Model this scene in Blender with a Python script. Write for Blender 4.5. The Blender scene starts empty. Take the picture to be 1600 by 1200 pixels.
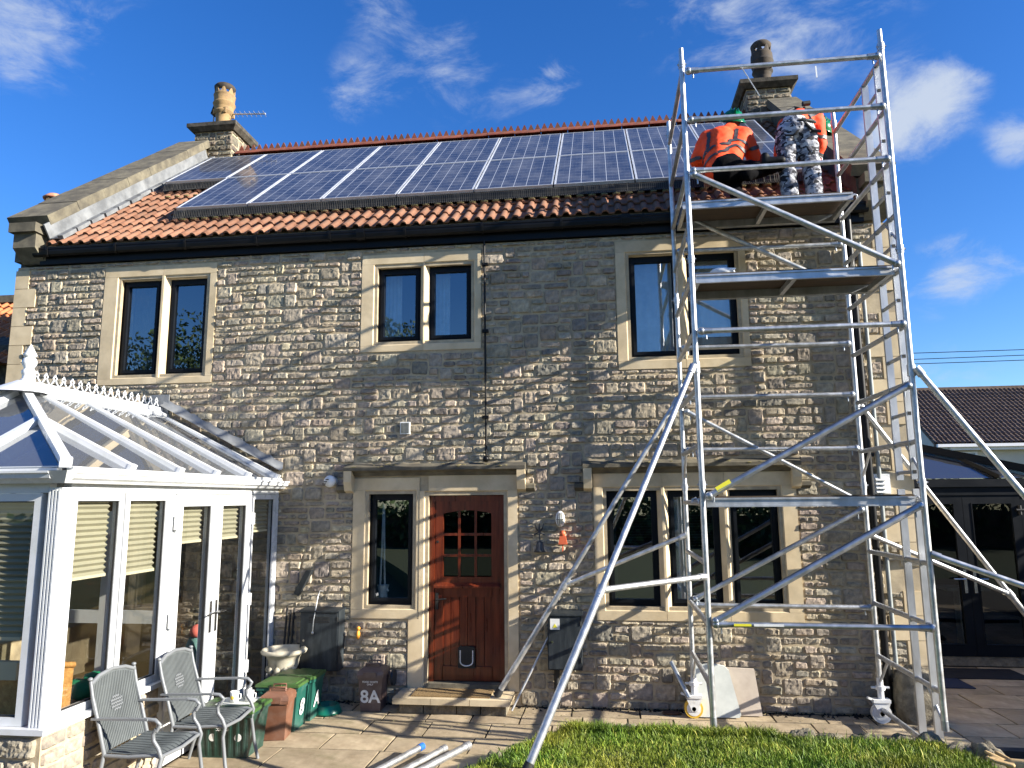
import bpy, bmesh, math, random
import numpy as np
from mathutils import Vector, Matrix, noise as mnoise
R = math.radians
random.seed(7); rng = np.random.default_rng(7)
sc = bpy.context.scene
COL = sc.collection

# ------------------------------------------------------------------ camera
cam = bpy.data.cameras.new('camera'); co = bpy.data.objects.new('camera', cam); COL.objects.link(co)
yaw, pitch, roll = 0.12556, 0.15583, -0.0087
fw = Vector((-math.sin(yaw)*math.cos(pitch), math.cos(yaw)*math.cos(pitch), math.sin(pitch)))
rt0 = Vector((math.cos(yaw), math.sin(yaw), 0)); up0 = rt0.cross(fw)
rt = math.cos(roll)*rt0 + math.sin(roll)*up0; upv = -math.sin(roll)*rt0 + math.cos(roll)*up0
CAM = Vector((0.0, -8.2, 2.195))
co.matrix_world = Matrix(((rt.x, upv.x, -fw.x, CAM.x), (rt.y, upv.y, -fw.y, CAM.y), (rt.z, upv.z, -fw.z, CAM.z), (0, 0, 0, 1)))
cam.sensor_width = 36; cam.lens = 36*1141/1600; cam.clip_end = 3000; cam.clip_start = 0.05
sc.camera = co

# ------------------------------------------------------------------ sun, sky, exposure
SUN = Vector((4.6, -1.0, 1.89)).normalized()
EXPOSURE, SUN_STRENGTH, SKY_STRENGTH = 1.48, 5.0, 0.063
sl = bpy.data.lights.new('sun', 'SUN'); so = bpy.data.objects.new('sun', sl); COL.objects.link(so)
sl.energy = SUN_STRENGTH; sl.angle = R(0.5); sl.color = (1.0, 0.94, 0.83)
so.rotation_euler = SUN.to_track_quat('Z', 'Y').to_euler(); so.location = (20, -6, 12)
sc.view_settings.view_transform = 'Standard'; sc.view_settings.look = 'None'
sc.view_settings.exposure = EXPOSURE; sc.view_settings.gamma = 1; sc.view_settings.use_curve_mapping = False
world = bpy.data.worlds.new('World'); sc.world = world; world.use_nodes = True
nt = world.node_tree; nt.nodes.clear()
def N(nt, typ, **kw):
    n = nt.nodes.new(typ)
    for k, v in kw.items():
        if k.startswith('i_'):
            key = k[2:]; key = int(key) if key.isdigit() else key.replace('_', ' ')
            n.inputs[key].default_value = v
        else: setattr(n, k, v)
    return n
def L(nt, a, b): nt.links.new(a, b)
def math_(nt, op, a, b=None, c=None, clamp=False):
    n = nt.nodes.new('ShaderNodeMath'); n.operation = op; n.use_clamp = clamp
    for i, v in enumerate((a, b, c)):
        if v is None: continue
        if isinstance(v, (int, float)): n.inputs[i].default_value = v
        else: L(nt, v, n.inputs[i])
    return n.outputs[0]
sky = N(nt, 'ShaderNodeTexSky', sky_type='NISHITA', sun_disc=False, sun_elevation=R(21.9), sun_rotation=R(102.3),
        altitude=0, air_density=1.0, dust_density=0.25, ozone_density=4.5)
hsv = N(nt, 'ShaderNodeHueSaturation', i_Saturation=1.24, i_Value=1.30, i_Hue=.513)
L(nt, sky.outputs[0], hsv.inputs['Color'])
bg = N(nt, 'ShaderNodeBackground', i_Strength=SKY_STRENGTH); L(nt, hsv.outputs[0], bg.inputs[0])
tc = N(nt, 'ShaderNodeTexCoord')
blobs = [(15, 40, 85, .85), (105, 70, 52, .55), (190, 25, 60, .3), (545, 150, 60, .50), (590, 105, 55, .34), (735, 95, 70, .52), (672, 140, 60, .36),
         (868, 125, 45, .55), (610, 5, 90, .42), (820, 165, 50, .3), (1050, 15, 90, .6), (1200, 15, 110, .62), (1340, 20, 100, .42), (1250, 85, 60, .28),
         (1440, 165, 66, 1.1), (1400, 205, 50, .9), (1485, 140, 45, .6), (1470, 435, 55, .95), (1515, 412, 45, .6), (1590, 212, 40, .8),
         (1588, 405, 35, .5), (1560, 592, 90, .35), (1440, 590, 60, .4), (740, 190, 60, .25), (330, 30, 90, .12)]
def pix_dir(x, y): return (fw*1141 + rt*(x-800) - upv*(y-600)).normalized()
tot = None
for x, y, r, w in blobs:
    vm = N(nt, 'ShaderNodeVectorMath', operation='DISTANCE'); L(nt, tc.outputs['Generated'], vm.inputs[0]); vm.inputs[1].default_value = pix_dir(x, y)
    mr = N(nt, 'ShaderNodeMapRange', interpolation_type='SMOOTHSTEP'); L(nt, vm.outputs['Value'], mr.inputs[0])
    mr.inputs[1].default_value = 0; mr.inputs[2].default_value = r*1.45/1141; mr.inputs[3].default_value = w; mr.inputs[4].default_value = 0
    tot = mr.outputs[0] if tot is None else math_(nt, 'ADD', tot, mr.outputs[0])
mp = N(nt, 'ShaderNodeMapping'); mp.inputs['Scale'].default_value = (.9, .9, 1.9); mp.inputs['Rotation'].default_value = (0.0, 0.6, 0.0); L(nt, tc.outputs['Generated'], mp.inputs[0])
n1 = N(nt, 'ShaderNodeTexNoise', i_Scale=10.5, i_Detail=12.0, i_Roughness=.64, i_Distortion=.45); L(nt, mp.outputs[0], n1.inputs[0])
n2 = N(nt, 'ShaderNodeTexNoise', i_Scale=2.2, i_Detail=3.0, i_Roughness=.5); L(nt, tc.outputs['Generated'], n2.inputs[0])
# away from the view the same kind of scattered cloud goes on
vd = N(nt, 'ShaderNodeVectorMath', operation='DOT_PRODUCT'); L(nt, tc.outputs['Generated'], vd.inputs[0]); vd.inputs[1].default_value = fw
away = N(nt, 'ShaderNodeMapRange', interpolation_type='SMOOTHSTEP'); L(nt, vd.outputs['Value'], away.inputs[0])
away.inputs[1].default_value = .78; away.inputs[2].default_value = .6; away.inputs[3].default_value = 0; away.inputs[4].default_value = 1
lf = N(nt, 'ShaderNodeMapRange', interpolation_type='SMOOTHSTEP'); L(nt, n2.outputs[0], lf.inputs[0])
lf.inputs[1].default_value = .5; lf.inputs[2].default_value = .7; lf.inputs[3].default_value = 0; lf.inputs[4].default_value = .8
tot = math_(nt, 'ADD', tot, math_(nt, 'MULTIPLY', away.outputs[0], lf.outputs[0]))
nz = N(nt, 'ShaderNodeMapRange'); L(nt, n1.outputs[0], nz.inputs[0]); nz.inputs[1].default_value = .34; nz.inputs[2].default_value = .66; nz.inputs[3].default_value = -.6; nz.inputs[4].default_value = .55
dens = math_(nt, 'ADD', tot, math_(nt, 'MULTIPLY', nz.outputs[0], math_(nt, 'MULTIPLY', tot, 2.2, clamp=True)))
cm = N(nt, 'ShaderNodeMapRange', interpolation_type='SMOOTHSTEP'); L(nt, dens, cm.inputs[0]); cm.inputs[1].default_value = .20; cm.inputs[2].default_value = 1.75; cm.inputs[3].default_value = 0; cm.inputs[4].default_value = .92
cbg = N(nt, 'ShaderNodeBackground', i_Strength=1.0); cbg.inputs[0].default_value = (.225, .255, .305, 1)
mix = N(nt, 'ShaderNodeMixShader'); L(nt, cm.outputs[0], mix.inputs[0]); L(nt, bg.outputs[0], mix.inputs[1]); L(nt, cbg.outputs[0], mix.inputs[2])
wo = N(nt, 'ShaderNodeOutputWorld'); L(nt, mix.outputs[0], wo.inputs[0])

# ------------------------------------------------------------------ materials
def mat(name, col, rough=.7, metal=0, var=.12, scale=6, col2=None, bump=0, bscale=60, bdist=.01, spec=.5, attr=None, rnd=0, stretch=None,
        dirt=None, dirt_scale=2.0, dirt_amt=.5, coat=0, coords='Object', detail=5):
    m = bpy.data.materials.new(name); m.use_nodes = True; t = m.node_tree; t.nodes.clear()
    o = N(t, 'ShaderNodeOutputMaterial'); p = N(t, 'ShaderNodeBsdfPrincipled'); L(t, p.outputs[0], o.inputs[0])
    p.inputs['Roughness'].default_value = rough; p.inputs['Metallic'].default_value = metal
    p.inputs['Specular IOR Level'].default_value = spec; p.inputs['Coat Weight'].default_value = coat; p.inputs['Coat Roughness'].default_value = .05
    c = N(t, 'ShaderNodeTexCoord'); src = c.outputs[coords]
    if stretch:
        mpn = N(t, 'ShaderNodeMapping'); mpn.inputs['Scale'].default_value = stretch; L(t, src, mpn.inputs[0]); src = mpn.outputs[0]
    nn = N(t, 'ShaderNodeTexNoise', i_Scale=scale, i_Detail=detail, i_Roughness=.6); L(t, src, nn.inputs[0])
    c2 = col2 or tuple(min(1, x*(1+var)) for x in col); c1 = col if col2 else tuple(x*(1-var) for x in col)
    cr = N(t, 'ShaderNodeValToRGB'); cr.color_ramp.elements[0].position = .36; cr.color_ramp.elements[1].position = .66
    cr.color_ramp.elements[0].color = (*c1, 1); cr.color_ramp.elements[1].color = (*c2, 1); L(t, nn.outputs[0], cr.inputs[0])
    cur = cr.outputs[0]
    if dirt:
        dn = N(t, 'ShaderNodeTexNoise', i_Scale=dirt_scale, i_Detail=7.0, i_Roughness=.65); L(t, src, dn.inputs[0])
        dr = N(t, 'ShaderNodeMapRange'); L(t, dn.outputs[0], dr.inputs[0]); dr.inputs[1].default_value = .48; dr.inputs[2].default_value = .68; dr.inputs[4].default_value = dirt_amt
        mx = N(t, 'ShaderNodeMix', data_type='RGBA'); L(t, dr.outputs[0], mx.inputs[0]); L(t, cur, mx.inputs[6]); mx.inputs[7].default_value = (*dirt, 1); cur = mx.outputs[2]
    if attr:
        at = N(t, 'ShaderNodeAttribute', attribute_name=attr)
        mx = N(t, 'ShaderNodeMix', data_type='RGBA', blend_type='MULTIPLY'); mx.inputs[0].default_value = 1; L(t, cur, mx.inputs[6]); L(t, at.outputs['Color'], mx.inputs[7]); cur = mx.outputs[2]
    if rnd:
        oi = N(t, 'ShaderNodeObjectInfo'); mr = N(t, 'ShaderNodeMapRange'); L(t, oi.outputs['Random'], mr.inputs[0]); mr.inputs[3].default_value = 1-rnd; mr.inputs[4].default_value = 1+rnd
        mx = N(t, 'ShaderNodeVectorMath', operation='SCALE'); L(t, cur, mx.inputs[0]); L(t, mr.outputs[0], mx.inputs['Scale']); cur = mx.outputs[0]
    L(t, cur, p.inputs['Base Color'])
    rr = N(t, 'ShaderNodeMapRange'); L(t, nn.outputs[0], rr.inputs[0]); rr.inputs[1].default_value = .3; rr.inputs[2].default_value = .7
    rr.inputs[3].default_value = max(0.02, rough*.88); rr.inputs[4].default_value = min(1, rough*1.12); L(t, rr.outputs[0], p.inputs['Roughness'])
    if bump:
        bn = N(t, 'ShaderNodeTexNoise', i_Scale=bscale, i_Detail=6.0, i_Roughness=.65); L(t, src, bn.inputs[0])
        b = N(t, 'ShaderNodeBump', i_Strength=bump, i_Distance=bdist); L(t, bn.outputs[0], b.inputs['Height']); L(t, b.outputs[0], p.inputs['Normal'])
    return m
def glass(name, tint=(.8, .9, .92), refl=.09, dark=1.0, rough=.0, sky_sheen=0):
    m = bpy.data.materials.new(name); m.use_nodes = True; t = m.node_tree; t.nodes.clear()
    o = N(t, 'ShaderNodeOutputMaterial'); a = N(t, 'ShaderNodeBsdfTransparent'); a.inputs[0].default_value = (*[x*dark for x in tint], 1)
    g = N(t, 'ShaderNodeBsdfGlossy'); g.inputs['Roughness'].default_value = rough; g.inputs[0].default_value = (.95, .97, 1, 1)
    lw = N(t, 'ShaderNodeFresnel', i_IOR=1.5); mr = N(t, 'ShaderNodeMapRange'); L(t, lw.outputs[0], mr.inputs[0])
    mr.inputs[1].default_value = .04; mr.inputs[2].default_value = 1; mr.inputs[3].default_value = refl; mr.inputs[4].default_value = 1
    geo = N(t, 'ShaderNodeNewGeometry'); fac = math_(t, 'MULTIPLY', mr.outputs[0], math_(t, 'SUBTRACT', 1.0, geo.outputs['Backfacing']))
    nb = N(t, 'ShaderNodeTexNoise', i_Scale=1.3, i_Detail=1.0); c = N(t, 'ShaderNodeTexCoord'); L(t, c.outputs['Object'], nb.inputs[0])
    b = N(t, 'ShaderNodeBump', i_Strength=.25, i_Distance=.01); L(t, nb.outputs[0], b.inputs['Height']); L(t, b.outputs[0], g.inputs['Normal'])
    mx = N(t, 'ShaderNodeMixShader'); L(t, fac, mx.inputs[0]); L(t, a.outputs[0], mx.inputs[1]); L(t, g.outputs[0], mx.inputs[2])
    df = N(t, 'ShaderNodeBsdfDiffuse'); df.inputs[0].default_value = (.44, .45, .47, 1); m2 = N(t, 'ShaderNodeMixShader'); m2.inputs[0].default_value = sky_sheen; L(t, mx.outputs[0], m2.inputs[1]); L(t, df.outputs[0], m2.inputs[2])  # even grey mixed in imitates pale sky mirrored by the roof panes
    L(t, m2.outputs[0], o.inputs[0])
    return m
MT = dict(
 mortar=mat('mortar', (.36, .285, .18), .95, scale=9, col2=(.50, .41, .27), bump=.4, bscale=90, bdist=.004, dirt=(.16, .14, .11), dirt_scale=1.3, dirt_amt=.6),
 pframe=mat('panel_frame', (.55, .57, .60), .4, .4, var=.08, scale=5),
 stone=mat('wall_stone', (.60, .60, .60), .95, scale=18, col2=(1.12, 1.08, 1.02), bump=.6, bscale=110, bdist=.005, attr='Col', spec=.2),
 ashlar=mat('dressed_limestone', (.55, .435, .27), .85, scale=3.5, col2=(.65, .53, .35), bump=.25, bscale=140, bdist=.002, dirt=(.30, .25, .17), dirt_scale=2.2, dirt_amt=.45, rnd=.07, spec=.2),
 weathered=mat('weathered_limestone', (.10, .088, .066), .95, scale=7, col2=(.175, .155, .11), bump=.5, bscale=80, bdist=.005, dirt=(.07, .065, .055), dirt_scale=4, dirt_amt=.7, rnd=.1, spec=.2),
 sooty=mat('sooty_stone', (.045, .04, .032), .95, scale=9, col2=(.12, .105, .085), bump=.6, bscale=70, bdist=.006, rnd=.15, spec=.2),
 tile=mat('clay_pantile', (.165, .076, .044), .85, scale=5, col2=(.30, .15, .09), bump=.35, bscale=120, bdist=.003, dirt=(.13, .085, .06), dirt_scale=5, dirt_amt=.75, rnd=.22, spec=.25),
 mosstile=mat('mossy_tile_edge', (.16, .15, .06), .95, scale=30, col2=(.30, .24, .13), bump=.8, bscale=90, bdist=.01, spec=.1),
 ridge=mat('ridge_terracotta', (.15, .042, .026), .85, scale=7, col2=(.24, .075, .045), bump=.4, bscale=90, bdist=.003, dirt=(.10, .07, .05), dirt_scale=5, dirt_amt=.7, rnd=.15, spec=.25),
 lead=mat('lead_flashing', (.12, .125, .13), .6, .15, scale=4, col2=(.21, .22, .23), bump=.4, bscale=12, bdist=.008, dirt=(.33, .33, .32), dirt_scale=6, dirt_amt=.3),
 pot=mat('buff_clay_pot', (.22, .14, .06), .8, scale=6, col2=(.34, .22, .10), bump=.2, bscale=70, bdist=.003, dirt=(.12, .08, .05), dirt_scale=5, dirt_amt=.6),
 sootpot=mat('sooty_clay_pot', (.022, .017, .013), .85, scale=6, col2=(.07, .05, .032), bump=.3, bscale=60, bdist=.004),
 redpot=mat('red_clay_pot', (.33, .12, .07), .8, scale=6, col2=(.5, .26, .15), bump=.2, bscale=60, bdist=.003),
 black=mat('black_plastic', (.004, .004, .0045), .45, scale=5, var=.3, spec=.22),
 grey_frame=mat('anthracite_frame', (.006, .0075, .010), .45, scale=4, var=.15, spec=.16),
 upvc=mat('white_upvc', (.60, .61, .62), .28, scale=3, var=.03, dirt=(.40, .42, .36), dirt_scale=4, dirt_amt=.34),
 gasket=mat('black_gasket', (.01, .01, .01), .6, var=.1),
 glass=glass('window_glass', (.80, .84, .84), .24),
 cglass=glass('conservatory_glass', (.90, .90, .88), .08),
 rglass=glass('roof_glass', (.42, .48, .52), .16, sky_sheen=.12),
 dglass=glass('door_glass', (.45, .5, .5), .08),
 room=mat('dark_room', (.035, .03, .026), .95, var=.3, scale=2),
 curtain=mat('dark_curtain', (.10, .105, .10), .9, var=.2, scale=8),
 net=mat('net_curtain', (.80, .84, .83), .9, var=.1, scale=8),
 blind=mat('cream_blind', (.35, .335, .25), .9, var=.06, scale=3),
 wood_door=mat('varnished_door', (.075, .011, .004), .30, scale=3, col2=(.165, .030, .009), stretch=(9, 9, .8), bump=.15, bscale=8, bdist=.003, coat=.2),
 alu=mat('aluminium_tube', (.44, .45, .45), .46, .85, scale=14, col2=(.64, .645, .65), bump=.12, bscale=60, bdist=.002, dirt=(.30, .29, .27), dirt_scale=9, dirt_amt=.55),
 aluflat=mat('aluminium_extrusion', (.42, .43, .44), .45, .8, scale=8, col2=(.58, .59, .60), stretch=(1, 1, .3), dirt=(.34, .33, .31), dirt_scale=7, dirt_amt=.45),
 galv=mat('galvanised_tube', (.30, .33, .36), .40, .85, scale=10, col2=(.46, .48, .51), dirt=(.22, .23, .25), dirt_scale=8, dirt_amt=.4),
 ply=mat('platform_plywood', (.045, .03, .018), .9, scale=5, col2=(.09, .06, .035), stretch=(1, 6, 6)),
 yellow=mat('yellow_rubber', (.72, .45, .05), .5, var=.1), yellowlab=mat('yellow_label', (.75, .68, .04), .5, var=.03),
 white=mat('white_plastic', (.75, .75, .73), .4, var=.04, dirt=(.4, .38, .33), dirt_scale=12, dirt_amt=.5),
 redpl=mat('red_plastic', (.5, .05, .03), .4, var=.1), blue=mat('blue_plastic', (.02, .12, .45), .4, var=.1),
 steel=mat('steel', (.5, .5, .5), .25, 1, var=.1), brass=mat('brass', (.55, .38, .12), .3, 1, var=.1),
 pave=mat('sandstone_paving', (.29, .225, .145), .9, scale=4, col2=(.45, .36, .24), bump=.35, bscale=35, bdist=.006, dirt=(.13, .12, .05), dirt_scale=2.2, dirt_amt=.6, rnd=.2, coords='Object', spec=.25),
 joint=mat('paving_joint', (.025, .02, .012), .98, scale=20, col2=(.05, .04, .025), bump=.6, bscale=80, bdist=.01),
 soil=mat('lawn_soil', (.03, .04, .012), .98, scale=15, col2=(.05, .07, .02), bump=.6, bscale=40, bdist=.02),
 grass=mat('grass_blade', (.065, .125, .012), .55, scale=3, col2=(.175, .25, .028), attr='Col', spec=.3),
 rock=mat('edging_rock', (.13, .115, .085), .95, scale=9, col2=(.27, .235, .17), bump=1, bscale=35, bdist=.02, spec=.2),
 cabinet=mat('slate_grey_cabinet', (.010, .014, .018), .5, scale=3, col2=(.02, .026, .031), stretch=(6, 6, .8), dirt=(.05, .06, .065), dirt_scale=5, dirt_amt=.5),
 greenbox=mat('green_box_plastic', (.012, .085, .065), .45, var=.12, scale=5, dirt=(.12, .16, .14), dirt_scale=7, dirt_amt=.35),
 greenlid=mat('green_lid', (.025, .07, .015), .45, scale=5, col2=(.05, .11, .025), dirt=(.14, .14, .08), dirt_scale=7, dirt_amt=.4),
 darkgreen=mat('dark_green_plastic', (.008, .03, .022), .4, scale=5, col2=(.02, .06, .045), dirt=(.10, .12, .11), dirt_scale=8, dirt_amt=.4),
 brownbin=mat('brown_bin_plastic', (.13, .055, .03), .5, scale=5, col2=(.19, .085, .05), dirt=(.2, .15, .12), dirt_scale=9, dirt_amt=.3),
 maroonbin=mat('maroon_bin_plastic', (.085, .055, .05), .5, scale=5, col2=(.12, .08, .07), dirt=(.16, .14, .13), dirt_scale=9, dirt_amt=.4),
 numerals=mat('number_paint', (.70, .70, .68), .6, var=.05),
 bowl=mat('green_bowl', (.006, .14, .09), .3, var=.1),
 urn=mat('concrete_urn', (.36, .33, .25), .9, scale=9, col2=(.46, .42, .33), bump=.4, bscale=60, bdist=.004, dirt=(.10, .09, .06), dirt_scale=6, dirt_amt=.55),
 chairmetal=mat('grey_chair_metal', (.17, .18, .19), .45, .1, var=.05), weave=None,
 slabA=mat('pale_slab', (.44, .46, .43), .85, scale=6, col2=(.54, .56, .52), bump=.2, bscale=50, bdist=.003), slabB=mat('pink_slab', (.43, .36, .29), .85, scale=9, col2=(.50, .43, .35), bump=.2, bscale=70, bdist=.003),
 coir=mat('coir_mat', (.16, .10, .04), .98, scale=60, col2=(.26, .17, .07), bump=1, bscale=200, bdist=.01), rubber=mat('black_rubber', (.012, .012, .013), .7, var=.2), bluemat=mat('navy_mat', (.012, .02, .05), .9, var=.2),
 glove=mat('tan_leather', (.40, .26, .11), .8, scale=14, col2=(.52, .36, .17), bump=.4, bscale=60, bdist=.004),
 skin=mat('skin', (.5, .28, .2), .6, var=.08), helmet=mat('green_helmet', (.0, .13, .045), .22, var=.08), trousers=mat('black_trousers', (.003, .003, .004), .9, spec=.08, var=.3, bump=.3, bscale=30, bdist=.01), strap=mat('black_strap', (.01, .01, .011), .7, var=.2),
 boot=mat('black_boot', (.005, .005, .006), .6, spec=.2, var=.2), hair=mat('hair', (.03, .02, .015), .7),
 wicker=mat('wicker', (.36, .17, .04), .7, scale=30, col2=(.55, .30, .09), bump=1, bscale=60, bdist=.01),
 pinew=mat('pine_board', (.48, .30, .12), .6, scale=3, col2=(.60, .40, .18), stretch=(1, 1, 5)), tan=mat('tan_wall', (.20, .13, .055), .9, var=.1),
 greencloth=mat('green_cloth', (.0, .22, .09), .8, var=.2), tealcloth=mat('teal_cloth', (.12, .25, .25), .9, var=.2), pinkcloth=mat('pink_cloth', (.7, .16, .13), .8, var=.1), cream=mat('cream_paint', (.6, .55, .4), .7, var=.05),
 render=mat('cream_render', (.55, .51, .43), .95, scale=3, var=.06, bump=.2, bscale=60, bdist=.003), rooftile=mat('brown_concrete_tile', (.105, .072, .055), .9, scale=6, col2=(.19, .14, .11), bump=.3, bscale=40, bdist=.004, spec=.25),
 orangetile=mat('orange_tile', (.38, .12, .045), .9, scale=6, col2=(.5, .18, .07)), winwhite=mat('white_window', (.7, .7, .72), .4, var=.03), bluish=mat('pale_reflective_pane', (.16, .22, .30), .15, var=.3, scale=1.2),
 leaf=mat('leaf', (.02, .045, .012), .7, scale=2, col2=(.06, .10, .025), attr='Col'), bark=mat('bark', (.06, .045, .03), .95, var=.3, bump=.5, bscale=20, bdist=.02),
 lens=glass('lamp_lens', (.9, .9, .85), .15), redclay=mat('red_painted_clay', (.55, .11, .04), .5, var=.15), greymetal=mat('grey_iron', (.07, .07, .07), .6, .5, var=.3), greyvent=mat('grey_vent', (.25, .27, .26), .6, var=.2),
 cloth_w=mat('crumpled_sheet', (.7, .72, .74), .5, var=.05), orange=mat('orange_trim', (.7, .3, .03), .6, var=.1), bird=mat('bird_mesh_wire', (.09, .085, .075), .5, .5, var=.3),
)

def solar_mat():
    m = bpy.data.materials.new('solar_cells'); m.use_nodes = True; t = m.node_tree; t.nodes.clear()
    o = N(t, 'ShaderNodeOutputMaterial'); p = N(t, 'ShaderNodeBsdfPrincipled'); L(t, p.outputs[0], o.inputs[0])
    c = N(t, 'ShaderNodeTexCoord'); s = N(t, 'ShaderNodeSeparateXYZ'); L(t, c.outputs['Object'], s.inputs[0])
    # local x 0..0.99, local y 0..1.64 (metres)
    def grid(src, off, pitch, half):
        f = math_(t, 'FRACT', math_(t, 'DIVIDE', math_(t, 'SUBTRACT', src, off), pitch))
        d = math_(t, 'ABSOLUTE', math_(t, 'SUBTRACT', f, .5))
        return math_(t, 'GREATER_THAN', d, .5-half/pitch)
    gx = grid(s.outputs[0], .0215, .157, .0036); gy = grid(s.outputs[1], .022, .1516, .0034)
    bb = grid(s.outputs[0], .0215+.026, .05233, .0008)
    vo = N(t, 'ShaderNodeTexVoronoi', i_Scale=55.0); L(t, c.outputs['Object'], vo.inputs[0])
    oi = N(t, 'ShaderNodeObjectInfo')
    cr = N(t, 'ShaderNodeMix', data_type='RGBA'); L(t, vo.outputs['Color'], cr.inputs[0]); cr.inputs[6].default_value = (.026, .030, .045, 1); cr.inputs[7].default_value = (.042, .048, .070, 1)
    m1 = N(t, 'ShaderNodeMix', data_type='RGBA'); L(t, math_(t, 'MULTIPLY', bb, .22), m1.inputs[0]); L(t, cr.outputs[2], m1.inputs[6]); m1.inputs[7].default_value = (.30, .32, .36, 1)
    m2 = N(t, 'ShaderNodeMix', data_type='RGBA'); L(t, math_(t, 'MULTIPLY', gy, .6), m2.inputs[0]); L(t, m1.outputs[2], m2.inputs[6]); m2.inputs[7].default_value = (.34, .37, .42, 1)
    m3 = N(t, 'ShaderNodeMix', data_type='RGBA'); L(t, gx, m3.inputs[0]); L(t, m2.outputs[2], m3.inputs[6]); m3.inputs[7].default_value = (.42, .44, .47, 1)
    du = N(t, 'ShaderNodeTexNoise', i_Scale=3.0, i_Detail=6.0); L(t, c.outputs['Object'], du.inputs[0])
    dm = N(t, 'ShaderNodeMapRange'); L(t, du.outputs[0], dm.inputs[0]); dm.inputs[1].default_value = .4; dm.inputs[2].default_value = .75; dm.inputs[4].default_value = .30
    m4 = N(t, 'ShaderNodeMix', data_type='RGBA'); L(t, dm.outputs[0], m4.inputs[0]); L(t, m3.outputs[2], m4.inputs[6]); m4.inputs[7].default_value = (.3, .3, .3, 1)
    L(t, m4.outputs[2], p.inputs['Base Color']); p.inputs['Roughness'].default_value = .3; p.inputs['Specular IOR Level'].default_value = .15
    p.inputs['Coat Weight'].default_value = .5; p.inputs['Coat Roughness'].default_value = .035
    return m
MT['solar'] = solar_mat()
def camo_mat():
    m = bpy.data.materials.new('urban_camouflage'); m.use_nodes = True; t = m.node_tree; t.nodes.clear()
    o = N(t, 'ShaderNodeOutputMaterial'); p = N(t, 'ShaderNodeBsdfPrincipled'); L(t, p.outputs[0], o.inputs[0]); p.inputs['Roughness'].default_value = .9
    c = N(t, 'ShaderNodeTexCoord'); mpn = N(t, 'ShaderNodeMapping'); mpn.inputs['Scale'].default_value = (1, 1, 1.5); L(t, c.outputs['Object'], mpn.inputs[0])
    cur = None
    for sc_, off, thr, col in ((11, 0, 0, None), (11, 3.1, .53, (.26, .27, .30)), (12, 7.7, .54, (.12, .12, .14)), (14, 11.3, .555, (.012, .013, .018))):
        if col is None: cur = (.45, .45, .47, 1); continue
        ad = N(t, 'ShaderNodeVectorMath', operation='ADD'); L(t, mpn.outputs[0], ad.inputs[0]); ad.inputs[1].default_value = (off, off*2, -off)
        n = N(t, 'ShaderNodeTexNoise', i_Scale=sc_, i_Detail=1.5, i_Roughness=.5, i_Distortion=.6); L(t, ad.outputs[0], n.inputs[0])
        g = math_(t, 'GREATER_THAN', n.outputs[0], thr); mx = N(t, 'ShaderNodeMix', data_type='RGBA'); L(t, g, mx.inputs[0])
        if isinstance(cur, tuple): mx.inputs[6].default_value = cur
        else: L(t, cur, mx.inputs[6])
        mx.inputs[7].default_value = (*col, 1); cur = mx.outputs[2]
    L(t, cur, p.inputs['Base Color'])
    bn = N(t, 'ShaderNodeTexNoise', i_Scale=14.0, i_Detail=4.0); L(t, c.outputs['Object'], bn.inputs[0])
    b = N(t, 'ShaderNodeBump', i_Strength=.7, i_Distance=.03); L(t, bn.outputs[0], b.inputs['Height']); L(t, b.outputs[0], p.inputs['Normal'])
    return m
MT['camo'] = camo_mat()
MT['hivis'] = mat('hi_vis_orange', (.90, .068, .006), .8, var=.06, scale=5, bump=.35, bscale=16, bdist=.02)
MT['tape'] = mat('reflective_tape', (.055, .05, .05), .5, .2, var=.15, scale=20)
MT['weave'] = mat('grey_woven_plastic', (.07, .08, .083), .55, scale=4, col2=(.105, .118, .12), bump=.5, bscale=250, bdist=.003)

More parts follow.
